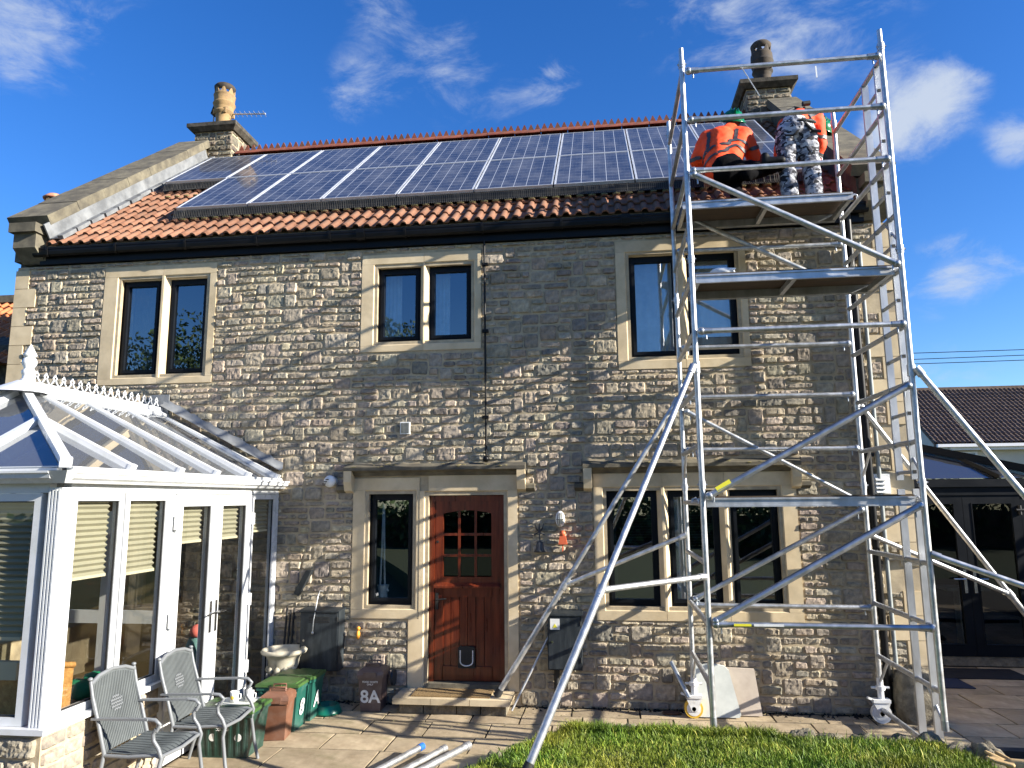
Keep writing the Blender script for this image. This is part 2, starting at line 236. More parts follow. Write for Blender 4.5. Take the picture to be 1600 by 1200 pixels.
# ------------------------------------------------------------------ geometry helpers
class G:
    def __init__(s): s.V = []; s.F = []; s.S = []; s.n = 0; s.C = None
    def add(s, V, F, smooth=False):
        b = s.n; s.V.extend([tuple(v) for v in V]); s.n += len(V)
        s.F.extend([tuple(i+b for i in f) for f in F]); s.S.extend([smooth]*len(F)); return s
    def box(s, x0, x1, y0, y1, z0, z1):
        return s.add([(x, y, z) for z in (z0, z1) for y in (y0, y1) for x in (x0, x1)],
                     [(0, 2, 3, 1), (4, 5, 7, 6), (0, 1, 5, 4), (2, 6, 7, 3), (0, 4, 6, 2), (1, 3, 7, 5)])
    def hexa(s, P): return s.add(P, [(3, 2, 1, 0), (4, 5, 6, 7), (0, 1, 5, 4), (1, 2, 6, 5), (2, 3, 7, 6), (3, 0, 4, 7)])  # bottom ring 0-3, top ring 4-7
    def bar(s, a, b, w, h, up=(0, 0, 1)):
        a = Vector(a); b = Vector(b); d = (b-a).normalized(); u = Vector(up); sd = d.cross(u)
        if sd.length < 1e-4: sd = d.cross(Vector((1, 0, 0)))
        sd.normalize(); u = sd.cross(d).normalized(); P = []
        for e in (a, b):
            for i, j in ((-1, -1), (1, -1), (1, 1), (-1, 1)): P.append(e+sd*(i*w/2)+u*(j*h/2))
        return s.hexa(P)
    def tube(s, a, b, r, r2=None, n=12, cap=True):
        a = Vector(a); b = Vector(b); r2 = r if r2 is None else r2; d = (b-a).normalized()
        sd = d.orthogonal().normalized(); u = d.cross(sd); V = []
        for e, q in ((a, r), (b, r2)):
            for i in range(n): t = 2*math.pi*i/n; V.append(e+(sd*math.cos(t)+u*math.sin(t))*q)
        s.add(V, [(i, (i+1) % n, n+(i+1) % n, n+i) for i in range(n)], True)
        if cap: s.add(V, [tuple(range(n))[::-1], tuple(range(n, 2*n))])
        return s
    def path(s, pts, r, n=8, ry=None, cap=True):
        pts = [Vector(p) for p in pts]; V = []; prev = None
        rs = r if isinstance(r, (list, tuple)) else [r]*len(pts)
        for i, p in enumerate(pts):
            d = (pts[min(i+1, len(pts)-1)]-pts[max(i-1, 0)]).normalized()
            sd = (prev - d*prev.dot(d)).normalized() if prev is not None else d.orthogonal().normalized()
            prev = sd; u = d.cross(sd)
            for k in range(n): t = 2*math.pi*k/n; V.append(p+(sd*math.cos(t)+u*math.sin(t))*rs[i])
        F = [(i*n+k, i*n+(k+1) % n, (i+1)*n+(k+1) % n, (i+1)*n+k) for i in range(len(pts)-1) for k in range(n)]
        s.add(V, F, True)
        if cap: s.add(V, [tuple(range(n))[::-1], tuple(range((len(pts)-1)*n, len(pts)*n))])
        return s
    def lathe(s, prof, c=(0, 0, 0), n=24, smooth=True):
        V = [(c[0]+r*math.cos(2*math.pi*i/n), c[1]+r*math.sin(2*math.pi*i/n), c[2]+z) for r, z in prof for i in range(n)]
        F = [(j*n+i, j*n+(i+1) % n, (j+1)*n+(i+1) % n, (j+1)*n+i) for j in range(len(prof)-1) for i in range(n)]
        return s.add(V, F, smooth)
    def sph(s, c, r, n=16, m=10, z0=-1.0):
        r = (r, r, r) if isinstance(r, (int, float)) else r; V = []; F = []
        a0 = math.asin(max(-1, z0))
        for j in range(m+1):
            a = a0+(math.pi/2-a0)*j/m
            for i in range(n): t = 2*math.pi*i/n; V.append((c[0]+r[0]*math.cos(a)*math.cos(t), c[1]+r[1]*math.cos(a)*math.sin(t), c[2]+r[2]*math.sin(a)))
        F = [(j*n+i, j*n+(i+1) % n, (j+1)*n+(i+1) % n, (j+1)*n+i) for j in range(m) for i in range(n)]
        return s.add(V, F, True)
    def prism(s, pts, ax, a, b, smooth=False):
        def mk(p, t): return {'x': (t, p[0], p[1]), 'y': (p[0], t, p[1]), 'z': (p[0], p[1], t)}[ax]
        n = len(pts); V = [mk(p, a) for p in pts]+[mk(p, b) for p in pts]
        s.add(V, [tuple(range(n)), tuple(range(2*n-1, n-1, -1))]); s.add(V, [(i, n+i, n+(i+1) % n, (i+1) % n) for i in range(n)], smooth); return s
    def quad(s, *P): return s.add(P, [tuple(range(len(P)))])
    def build(s, name, m, parent=None, inv=True, loc=None, fixn=True):
        me = bpy.data.meshes.new(name); me.from_pydata(s.V, [], s.F)
        me.polygons.foreach_set('use_smooth', s.S)
        if fixn and s.n < 60000:
            bm = bmesh.new(); bm.from_mesh(me); bmesh.ops.recalc_face_normals(bm, faces=bm.faces); bm.to_mesh(me); bm.free()
        me.materials.append(MT[m] if isinstance(m, str) else m)
        o = bpy.data.objects.new(name, me); COL.objects.link(o)
        if loc is not None: o.location = loc
        if parent: attach(o, parent)
        return o
def world_loc(o):
    p = Vector(o.location)
    return p
def attach(o, parent):
    o.parent = parent
    o.matrix_parent_inverse = parent_world(parent).inverted()
def parent_world(p):
    m = Matrix.LocRotScale(p.location, p.rotation_euler, p.scale)
    if p.parent: return parent_world(p.parent) @ p.matrix_parent_inverse @ m
    return m
def tag(o, label=None, cat=None, group=None, kind=None):
    if label: o['label'] = label
    if cat: o['category'] = cat
    if group: o['group'] = group
    if kind: o['kind'] = kind
    return o
def thing(name, label, cat, loc=(0, 0, 0), group=None, rz=0):
    o = bpy.data.objects.new(name, None); COL.objects.link(o); o.location = loc; o.rotation_euler = (0, 0, rz); o.empty_display_size = .1
    return tag(o, label, cat, group)
def local(o, parent):   # parent an object whose mesh is already in the parent's own coordinates
    o.parent = parent; return o
def shared(name, me, parent, loc, rot=(0, 0, 0), scale=(1, 1, 1)):
    o = bpy.data.objects.new(name, me); COL.objects.link(o); o.location = loc; o.rotation_euler = rot; o.scale = scale; attach(o, parent); return o
def copy_tree(o, parent=None):
    c = o.copy(); COL.objects.link(c)
    if parent: c.parent = parent
    for ch in [x for x in o.children]: copy_tree(ch, c)
    return c
def mesh_of(g, name, m):
    o = g.build(name, m); me = o.data; bpy.data.objects.remove(o); return me
# vectorised value noise
_perm = rng.random(65536)
def vnoise(x, y, seed=0):
    xi = np.floor(x).astype(int); yi = np.floor(y).astype(int); xf = x-xi; yf = y-yi
    u = xf*xf*(3-2*xf); v = yf*yf*(3-2*yf)
    h = lambda a, b: _perm[(a*73856093 ^ b*19349663 ^ seed*83492791) & 65535]
    return (h(xi, yi)*(1-u)+h(xi+1, yi)*u)*(1-v)+(h(xi, yi+1)*(1-u)+h(xi+1, yi+1)*u)*v

# ------------------------------------------------------------------ rubble stone walls
def stone_color(r):
    k = r.random()
    if k < .50: b = (.375, .325, .255)
    elif k < .80: b = (.31, .272, .218)
    elif k < .94: b = (.42, .36, .27)
    else: b = (.24, .218, .185)
    f = r.uniform(.85, 1.2); return tuple(x*f*r.uniform(.96, 1.04) for x in b)
def stone_geo(w, h, seed, rough=1.0, sp=.0165):
    """rock-faced stone, local x across, z up, face looks to -y; returns V,F"""
    nx = max(4, int(round(w/sp))+1); nz = max(4, int(round(h/sp))+1)
    u = np.linspace(-1, 1, nx); v = np.linspace(-1, 1, nz); U, V = np.meshgrid(u, v)
    rr = np.random.default_rng(seed)
    jx = (rr.random(U.shape)-.5)*.5*(2/(nx-1)); jz = (rr.random(U.shape)-.5)*.5*(2/(nz-1))
    edge = (np.abs(U) > .999) | (np.abs(V) > .999)
    X = (U+np.where(edge, 0, jx))*w/2; Z = (V+np.where(edge, 0, jz))*h/2
    # irregular outline
    cx, cz = rr.random(4)*.008, rr.random(4)*.009
    X = X - np.sign(U)*np.abs(U)**3*(cx[0]*(1+V)/2+cx[1]*(1-V)/2) - np.sign(U)*(np.abs(U)*np.abs(V))**6*.012
    Z = Z - np.sign(V)*np.abs(V)**3*(cz[0]*(1+U)/2+cz[1]*(1-U)/2) - np.sign(V)*(np.abs(U)*np.abs(V))**6*.008
    px_, pz_ = X+seed*1.37, Z+seed*.71
    ow = np.where(edge, 1.0, .6); X = X+ow*.007*(vnoise(px_*28, pz_*28, seed+21)-.5); Z = Z+ow*.009*(vnoise(px_*26, pz_*31, seed+22)-.5)
    n = .55*vnoise(px_*22, pz_*30, seed)+.3*vnoise(px_*48, pz_*60, seed+5)+.15*vnoise(px_*95, pz_*110, seed+9)
    rg = 1-np.abs(2*vnoise(px_*30, pz_*26, seed+3)-1)
    fall = np.clip((1-np.abs(U)**14)*(1-np.abs(V)**9), 0, 1)**.5
    tilt = (rr.random()-.5)*.010*U+(rr.random()-.5)*.014*V
    D = .002+fall*(.004+.018*rr.random()**1.6+rough*(.027*(n-.28)+.011*(rg-.5))+tilt)
    D = np.where(edge, -.004, np.maximum(D, .001))
    P = np.stack([X, -D, Z], -1).reshape(-1, 3)
    F = [(j*nx+i, j*nx+i+1, (j+1)*nx+i+1, (j+1)*nx+i) for j in range(nz-1) for i in range(nx-1)]
    # short returns into the joint
    ring = [i for i in range(nx)]+[j*nx+nx-1 for j in range(1, nz)]+[(nz-1)*nx+i for i in range(nx-2, -1, -1)]+[j*nx for j in range(nz-2, 0, -1)]
    b = len(P); Q = P[ring].copy(); Q[:, 1] = .02; P = np.vstack([P, Q]); m = len(ring)
    F += [(ring[(i+1) % m], ring[i], b+i, b+(i+1) % m) for i in range(m)]
    return P, F
def col_attr(me, cols):
    a = me.color_attributes.new('Col', 'FLOAT_COLOR', 'POINT'); arr = np.ones((len(me.vertices), 4), dtype=np.float32); arr[:, :3] = cols; a.data.foreach_set('color', arr.ravel())
def layout(x0, x1, z0, z1, blocks, hmin=.064, hmax=.102, wmin=.10, wmax=.25, jump=.22, seed=1, joint=.005):
    r = random.Random(seed); out = []; z = z0; rows = []
    while z < z1-.03:
        h = r.uniform(hmin, hmax)
        if z1-(z+h) < .05: h = z1-z
        rows.append((z, min(z+h, z1))); z += h
    taken = [[] for _ in rows]
    for i, (a, b) in enumerate(rows):
        cuts = sorted([(bx0, bx1) for bx0, bx1, bz0, bz1 in blocks if bz0 < b-.35*(b-a) and bz1 > a+.35*(b-a)]+taken[i])
        spans = []; cur = x0
        for c0, c1 in cuts:
            if c0 > cur+.03: spans.append((cur, c0))
            cur = max(cur, c1)
        if cur < x1-.03: spans.append((cur, x1))
        for s0, s1 in spans:
            x = s0
            while x < s1-.01:
                w = r.uniform(wmin, wmax)*(1.0 if r.random() < .8 else 1.25)
                if s1-(x+w) < wmin*.8: w = s1-x if s1-x < wmax*1.35 else (s1-x)/2
                top = b
                if i+1 < len(rows) and r.random() < jump and w > .12:
                    c, d = rows[i+1]
                    if not any(bx0 < x+w and bx1 > x and bz0 < d and bz1 > c for bx0, bx1, bz0, bz1 in blocks):
                        top = d; taken[i+1].append((x, x+w))
                za, zb = a, top
                for bx0, bx1, bz0, bz1 in blocks:      # trim against openings that start inside the course
                    if bx0 < x+w-.01 and bx1 > x+.01:
                        if bz1 > za and bz0 < za: za = max(za, bz1)
                        if bz0 < zb and bz1 > zb: zb = min(zb, bz0)
                if zb-za > .03 and w > .035: out.append((x+joint/2, x+w-joint/2, za+joint/2, zb-joint/2))
                x += w
        for k in range(i+1, min(i+2, len(taken))): taken[k].sort()
    return out
def build_stones(rects, parent, limit, origin, ux, normal_rot, rough=.54, seed0=0, name='stone', shade=1.0, sp=.0165, smat='stone', warp=0):
    """rects in wall coordinates; origin+ux give world placement; largest ones in view become their own objects"""
    r = random.Random(seed0+5)
    o3 = Vector(origin); ux = Vector(ux); nrm = Vector((ux.y, -ux.x, 0))   # outward
    def dist(rc):
        c = o3+ux*((rc[0]+rc[1])/2)+Vector((0, 0, (rc[2]+rc[3])/2)); return (rc[1]-rc[0])*(rc[3]-rc[2])/max(1e-3, (c-CAM).length_squared)
    order = sorted(range(len(rects)), key=lambda i: -dist(rects[i])); solo = set(order[:limit])
    JV = []; JF = []; JC = []; nb = 0
    for i, (a, b, c, d) in enumerate(rects):
        P, F = stone_geo(b-a, d-c, seed0*1000+i+1, rough, sp); colr = tuple(x*shade for x in stone_color(r))
        cx, cz = (a+b)/2, (c+d)/2
        W = np.array(o3)[None, :]+P[:, :1]*np.array(ux)[None, :]+np.array(ux)[None, :]*cx - P[:, 1:2]*np.array(nrm)[None, :]
        W[:, 2] += P[:, 2]+cz
        if warp: wx, wz = a+(b-a)*.5+P[:, 0], W[:, 2].copy(); W[:, 2] += warp*(vnoise(wx*1.7+3, wz*1.1, 31)-.5)*2*min(1, max(0, (cz-.1)*4)); W += (warp*.7*(vnoise(wx*1.3, wz*2.3+5, 32)-.5)*2)[:, None]*np.array(ux)[None, :]
        if i in solo:
            ctr = W.mean(0); me = bpy.data.meshes.new(name); me.from_pydata((W-ctr).tolist(), [], F); me.materials.append(MT[smat]); col_attr(me, np.array(colr))
            o = bpy.data.objects.new(name, me); COL.objects.link(o); o.location = ctr; attach(o, parent)
        else:
            JV.append(W); JF.extend([tuple(k+nb for k in f) for f in F]); JC.append(np.tile(colr, (len(W), 1))); nb += len(W)
    if JV:
        me = bpy.data.meshes.new('rubble_stones'); me.from_pydata(np.vstack(JV).tolist(), [], JF); me.materials.append(MT[smat]); col_attr(me, np.vstack(JC))
        o = bpy.data.objects.new('rubble_stones', me); COL.objects.link(o); o['kind'] = 'stuff'; attach(o, parent)

# ------------------------------------------------------------------ ground
g = G(); g.box(-60, 60, -70, 140, -.3, -.05); tag(g.build('ground', 'soil'), kind='structure')
patio = G().box(-5.5, 9, -8.5, 6, -.06, -.012).build('patio', 'joint'); patio['kind'] = 'structure'
def slab_mesh(w, d, seed):
    r = random.Random(seed); g = G(); b = .006; nx, ny = 5, 4; V = []; F = []
    for j in range(ny):
        for i in range(nx):
            x = w*i/(nx-1); y = d*j/(ny-1); e = i in (0, nx-1) or j in (0, ny-1)
            V.append((x+(r.uniform(-.003, .003) if e else 0), y+(r.uniform(-.003, .003) if e else 0), (-b if e else 0)+r.uniform(-.0015, .0015)))
    F = [(j*nx+i, j*nx+i+1, (j+1)*nx+i+1, (j+1)*nx+i) for j in range(ny-1) for i in range(nx-1)]
    ring = list(range(nx))+[j*nx+nx-1 for j in range(1, ny)]+[(ny-1)*nx+i for i in range(nx-2, -1, -1)]+[j*nx for j in range(ny-2, 0, -1)]
    n = len(V); V += [(V[i][0], V[i][1], -.04) for i in ring]; m = len(ring); F += [(ring[i], n+i, n+(i+1) % m, ring[(i+1) % m]) for i in range(m)]
    return g.add(V, F)
rr = random.Random(31)
def pave(x0, x1, y0, y1, rows, widths, skip=None):
    y = y1
    while y > y0+.05:
        d = min(rr.choice(rows), y-y0)
        x = x0-rr.uniform(0, .4)
        while x < x1:
            w = rr.choice(widths); a, b = max(x, x0), min(x+w, x1)
            if b-a > .06 and not (skip and skip(a, b, y-d, y)):
                o = slab_mesh(b-a-.018, d-.018, rr.random()).build('paving_slab', 'pave', loc=(a+.009, y-d+.009, rr.uniform(-.002, .002))); attach(o, patio)
            x += w
        y -= d
nolawn = lambda a, b, c, d: (a > -.3 and d < -2.3 and b < 2.5)
pave(-3.75, 3.2, -.62, -.005, [.30], [.5, .62, .45, .7])
pave(-3.75, 3.2, -2.25, -.62, [.44, .56, .44], [.6, .9, .75, .6], nolawn)
pave(-5.2, -.6, -4.3, -2.25, [.56, .44], [.6, .9, .75], nolawn)
pave(3.2, 7.4, -3.4, 2.36, [.42, .56, .42], [.6, .86, .6, .45])

# lawn, a raised bed with a rough stone edge
LZ = .325
lawn_pts = [(-.32, -1.70), (.25, -1.76), (.9, -1.72), (1.7, -1.78), (2.50, -1.80), (2.62, -2.1), (2.66, -2.6), (2.8, -3.6), (3.2, -9), (6, -30), (-14, -30), (-4.5, -9), (-1.9, -4.4), (-1.12, -2.95), (-.86, -2.4), (-.62, -2.02)]
lawn = G(); n = len(lawn_pts)
lawn.add([(x, y, LZ-.03) for x, y in lawn_pts]+[(x, y, -.05) for x, y in lawn_pts], [tuple(range(n))]+[(i, n+i, n+(i+1) % n, (i+1) % n) for i in range(n)])
lawn = lawn.build('lawn', 'soil'); lawn['kind'] = 'structure'
def inside(x, y, P=lawn_pts):
    c = np.zeros(len(x), bool); j = len(P)-1
    for i in range(len(P)):
        xi, yi = P[i]; xj, yj = P[j]
        k = ((yi > y) != (yj > y)) & (x < (xj-xi)*(y-yi)/(yj-yi+1e-12)+xi); c ^= k; j = i
    return c
def grass(nb, x0, x1, y0, y1, hs, ws, name, r):
    x = r.uniform(x0, x1, nb); y = r.uniform(y0, y1, nb); k = inside(x, y); x = x[k]; y = y[k]; m = len(x)
    dens = vnoise(x*3, y*3, 4)*.6+vnoise(x*9, y*9, 5)*.4; k = r.random(m) < .45+.9*dens; x = x[k]; y = y[k]; dens = dens[k]; m = len(x)
    h = hs*(.45+.8*r.random(m))*(.6+.8*dens); a = r.uniform(0, 2*np.pi, m); ln = h*r.uniform(.1, .9, m); b = r.uniform(0, 2*np.pi, m)
    dx, dy = np.cos(a)*ws/2, np.sin(a)*ws/2; z0 = LZ-.035
    V = np.stack([np.stack([x-dx, y-dy, np.full(m, z0)], 1), np.stack([x+dx, y+dy, np.full(m, z0)], 1),
                  np.stack([x+dx*.8+np.cos(b)*ln*.35, y+dy*.8+np.sin(b)*ln*.35, z0+h*.6], 1), np.stack([x-dx*.8+np.cos(b)*ln*.35, y-dy*.8+np.sin(b)*ln*.35, z0+h*.6], 1),
                  np.stack([x+np.cos(b)*ln, y+np.sin(b)*ln, z0+h], 1)], 1).reshape(-1, 3)
    me = bpy.data.meshes.new(name); me.vertices.add(m*5); me.vertices.foreach_set('co', V.ravel().astype(np.float32))
    idx = np.arange(m)[:, None]*5; q = idx+np.array([0, 1, 2, 3]); t = idx+np.array([3, 2, 4])
    li = np.hstack([q, t]).ravel(); me.loops.add(len(li)); me.loops.foreach_set('vertex_index', li.astype(np.int32))
    ls = (np.arange(m)[:, None]*7+np.array([0, 4])).ravel(); me.polygons.add(2*m); me.polygons.foreach_set('loop_start', ls.astype(np.int32)); me.polygons.foreach_set('loop_total', np.tile([4, 3], m).astype(np.int32))
    me.update(); me.validate(); me.materials.append(MT['grass'])
    yel = vnoise(x*2+9, y*2, 8); br = .75+.6*r.random(m); dry = (r.random(m) < .05+.10*yel)
    c = np.stack([br*(.9+.7*yel), br*(1.05), br*(.9)], 1); c[dry] = np.array([3.0, 1.9, 3.2])*(.7+.6*r.random((dry.sum(), 1)))
    col_attr(me, np.repeat(c, 5, 0)); o = bpy.data.objects.new(name, me); COL.objects.link(o); return o
gr = np.random.default_rng(3)
o = grass(210000, -2.2, 3.2, -4.2, -1.66, .038, .0055, 'grass', gr); tag(o, 'short green lawn grass on the raised bed behind the tower feet', 'grass', kind='stuff')
o = grass(7000, -2.2, 3.2, -4.2, -1.75, .085, .006, 'grass', gr); tag(o, 'scattered taller grass tufts standing out of the short lawn', 'grass', kind='stuff')
o = grass(9000, -.45, 1.3, -1.86, -1.68, .07, .006, 'grass', gr); tag(o, 'longer uncut grass fringe along the edge of the lawn', 'grass', kind='stuff')
def rock_mesh(sx, sy, sz, seed, n=20, m=12):
    g = G(); V = []; F = []
    for j in range(m+1):
        a = -math.pi/2+math.pi*j/m
        for i in range(n):
            t = 2*math.pi*i/n; p = Vector((math.cos(a)*math.cos(t), math.cos(a)*math.sin(t), math.sin(a)))
            q = Vector([math.copysign(abs(c)**.7, c) for c in p]); d = 1+.28*mnoise.noise(q*1.7+Vector((seed, 0, 0)))+.14*mnoise.noise(q*4.5+Vector((0, seed, 0)))
            V.append((q.x*sx*d, q.y*sy*d, q.z*sz*d))
    F = [(j*n+i, j*n+(i+1) % n, (j+1)*n+(i+1) % n, (j+1)*n+i) for j in range(m) for i in range(n)]
    return g.add(V, F, True)
edge = [(-.32, -1.70), (-.1, -1.70), (.12, -1.72), (.38, -1.73), (.62, -1.71), (1.0, -1.70), (1.25, -1.73), (1.5, -1.74), (1.72, -1.75), (1.98, -1.76), (2.24, -1.77), (2.46, -1.78), (2.58, -1.98), (-.55, -1.90), (-.72, -2.16), (-.88, -2.42), (-1.02, -2.7), (-1.2, -3.05)]
kerb = G(); e0 = lawn_pts
for k, (x, y) in enumerate(edge):
    s = rock_mesh(rr.uniform(.11, .15), .07, .17, k*3.1); o = s.build('edging_stone', 'rock', loc=(x, y, LZ-.18+rr.uniform(-.01, .02)-(.02 if k > 12 else 0)+(.012 if 5 < k <= 12 else 0))); o.rotation_euler = (0, 0, rr.uniform(-.2, .2) if k < 13 else R(-58)); attach(o, lawn)
tag(rock_mesh(.105, .12, .19, 77, 18, 12).build('boulder', 'rock', loc=(2.76, -2.02, .17)), 'rough dark boulder at the right hand corner of the lawn edging', 'rock')

# ------------------------------------------------------------------ house
HX0, HX1, WT = -7.45, 3.20, 5.19
house = thing('stone_house', 'two storey stone house with red pantile roof and solar panels', 'house', (-2.1, 4, 0))
SUR = {'UL': (-6.20, -4.70, 3.62, 5.12), 'UM': (-2.84, -1.39, 3.92, 5.11), 'UR': (.18, 1.63, 3.62, 5.12), 'G1': (-2.88, -2.0, .89, 2.50), 'GD': (-2.22, -.98, 0, 2.50), 'G2': (-.14, 2.01, .90, 2.46),
       'H1': (-2.97, -.88, 2.44, 2.58), 'H2': (-.24, 2.06, 2.44, 2.58)}
holes = [(-5.98, -4.83, 3.74, 4.96), (-2.65, -1.51, 4.04, 4.95), (.33, 1.52, 3.76, 4.96), (-2.70, -2.18, 1.03, 2.26), (-2.0, -1.14, .18, 2.24), (.0, 1.82, 1.04, 2.27)]
xs = sorted({HX0+.01, HX1-.01}|{h[0] for h in holes}|{h[1] for h in holes}); zs = sorted({0, WT}|{h[2] for h in holes}|{h[3] for h in holes})
g = G()
for i in range(len(xs)-1):
    for j in range(len(zs)-1):
        cx, cz = (xs[i]+xs[i+1])/2, (zs[j]+zs[j+1])/2
        if not any(h[0] < cx < h[1] and h[2] < cz < h[3] for h in holes): g.box(xs[i], xs[i+1], .0, .28, zs[j], zs[j+1])
fwall = g.build('front_wall', 'mortar', house)
# quoins
qr = random.Random(5); qblocks = []
z = .0; k = 0
while z < WT-.05:
    h = .245; w = .30 if k % 2 else .19; t = min(z+h, WT)
    G().box(HX0, HX0+w, -.016, .34 if k % 2 == 0 else .22, z+.003, t-.003).build('quoin', 'ashlar', fwall); qblocks.append((HX0, HX0+w+.008, z, t)); z += h; k += 1
z = .0; k = 0
while z < WT-.05:
    h = .245; w = .36 if k % 2 else .20; t = min(z+h, WT)
    if not (k % 3 == 2 and k % 2): G().box(HX1-w, HX1, -.016, .34, z+.003, t-.003).build('quoin', 'ashlar', fwall)
    qblocks.append((HX1-w-.008, HX1, z, t)); z += h; k += 1
rects = layout(HX0+.16, HX1-.16, .0, WT, [v for v in SUR.values()]+qblocks, seed=11)
build_stones(rects, fwall, 300, (0, 0, 0), (1, 0, 0), None, seed0=1, warp=.012)
# gables, back wall, roof
RY, M_ = 3.62, .8; RZ = 5.55+M_*RY   # ridge
def roofz(y): return 5.55+M_*y if y <= RY else RZ-M_*(y-RY)
BY = 2*RY
for X0, X1 in ((HX0, HX0+.28), (HX1-.28, HX1)):
    gg = G().prism([(.28, 0), (BY-.01, 0), (BY-.01, 5.15), (RY, RZ-.16), (.28, 5.4)], 'x', X0+.012, X1-.012); w_ = gg.build('gable_wall', 'mortar', house)
    s = 1 if X0 > 0 else -1; X = X1-.012 if s > 0 else X0+.012
    rc = [r for r in layout(.36, BY-.1, 0, 5.3, [], hmin=.12, hmax=.17, wmin=.22, wmax=.45, seed=23) if True]
    build_stones(rc, w_, 0, (X, 0, 0), (0, 1, 0), None, seed0=40) if s > 0 else None
G().box(HX0+.3, HX1-.3, BY-.3, BY-.02, 0, 5.2).build('back_wall', 'mortar', house)
g = G(); o_ = .06
for (ya, yb) in ((-.09, RY), (RY, BY+.2)):
    za, zb = roofz(ya)-o_, roofz(yb)-o_; g.hexa([(-6.98, ya, za-.05), (2.86, ya, za-.05), (2.86, yb, zb-.05), (-6.98, yb, zb-.05), (-6.98, ya, za), (2.86, ya, za), (2.86, yb, zb), (-6.98, yb, zb)])
roof = g.build('roof', 'mortar', house)
PITCH = math.atan(M_); CP, SP = math.cos(PITCH), math.sin(PITCH)
def tile_geo():
    g = G(); xs_ = []; prof = []
    for k in range(2):
        c = .045+.15*k
        for t in np.linspace(0, math.pi, 7): prof.append((c-.040*math.cos(t), .036*math.sin(t)))
        prof += [(c+.075, -.003)]
    prof = [(0, 0)]+prof[:-1]+[(.30, 0)]
    n = len(prof); V = [(x, 0, z+.030) for x, z in prof]+[(x, .37, z+.0) for x, z in prof]+[(x, 0, z+.012) for x, z in prof]+[(x, .02, z+.010) for x, z in prof]
    g.add(V, [(i, i+1, n+i+1, n+i) for i in range(n-1)], True); g.add(V, [(2*n+i, 2*n+i+1, i+1, i) for i in range(n-1)]); g.add(V, [(3*n+i, 3*n+i+1, 2*n+i+1, 2*n+i) for i in range(n-1)])
    return g
tg = tile_geo(); tme = mesh_of(tg, 'roof_tile', 'tile')
GAUGE = .315; y_start = -.115; nrow = 15; ncol = 33; x_start = -6.97
cand = []
for j in range(nrow):
    s = j*GAUGE; y = y_start+s*CP
    for i in range(ncol):
        x = x_start+i*.298
        if s*CP+y_start > RY-.1: continue
        vis = j < 3 or (x < -5.45 and j < 8) or (x < -6.45)
        cand.append((x, y, vis, j))
TV = np.array(tg.V[:]); JV = []; JF = []; nb = 0; cnt = 0; mossV = G()
for x, y, vis, j in sorted(cand, key=lambda c: not c[2]):
    z = roofz(y)-.045; jx, jz, ja = rr.uniform(-.005, .005), rr.uniform(-.004, .007), rr.uniform(-.018, .018)
    if vis and cnt < 300:
        shared('roof_tile', tme, roof, (x+jx, y, z+jz), (PITCH, 0, ja)); cnt += 1
    else:
        P = TV.copy(); Y = P[:, 1]*CP-P[:, 2]*SP+y; Z = P[:, 1]*SP+P[:, 2]*CP+z; JV.append(np.stack([P[:, 0]+x+jx, Y, Z+jz], 1)); JF += [tuple(k+nb for k in f) for f in tg.F]; nb += len(P)
    if (j == 2 and -5.7 < x < 2.3) or (j == 6 and -6.6 < x < -5.5):
        for c in (.045, .195):
            q = .03; yy = y+q*CP-.066*SP; mossV.add(*(lambda gg: ([(vx+x+c, vy+yy, vz+z+q*SP+.058*CP) for vx, vy, vz in gg.V], gg.F))(rock_mesh(.045, .028, .014, rr.random()*50, 8, 5)))
me = bpy.data.meshes.new('covered_tiles'); me.from_pydata(np.vstack(JV).tolist(), [], JF); me.materials.append(MT['tile']); o = bpy.data.objects.new('covered_tiles', me); COL.objects.link(o); o['kind'] = 'stuff'; attach(o, roof)
o = mossV.build('moss', 'mosstile', roof, fixn=False); o['kind'] = 'stuff'
# back slope tiles as one sheet
g = G(); V = []; xs_ = np.linspace(-6.97, 2.86, 200)
for yy in (RY, BY+.2):
    for x in xs_: V.append((x, yy, roofz(yy)-.03+.03*max(0, math.sin((x+6.97)*2*math.pi/.149))))
g.add(V, [(i, i+1, 200+i+1, 200+i) for i in range(199)], True); g.build('back_roof_slope', 'tile', roof)
# crested ridge tiles
g = G(); rp = [(-.14, -.085), (-.12, -.06), (-.05, .010), (-.012, .022), (.012, .022), (.05, .010), (.12, -.06), (.14, -.085)]
g.prism(rp+[(.11, -.085), (0, .02), (-.11, -.085)], 'x', 0, .455)
for k in range(4):
    a = .002+k*.1145; g.prism([(a, .012), (a+.1145, .012), (a+.065, .125), (a+.05, .125)], 'y', -.013, .013)
rme = mesh_of(g, 'ridge_tile', 'ridge'); x = -6.50
while x < 2.45:
    shared('ridge_tile', rme, roof, (x, RY, RZ+.055+rr.uniform(-.004, .004)), (0, rr.uniform(-.004, .004), 0)); x += .463
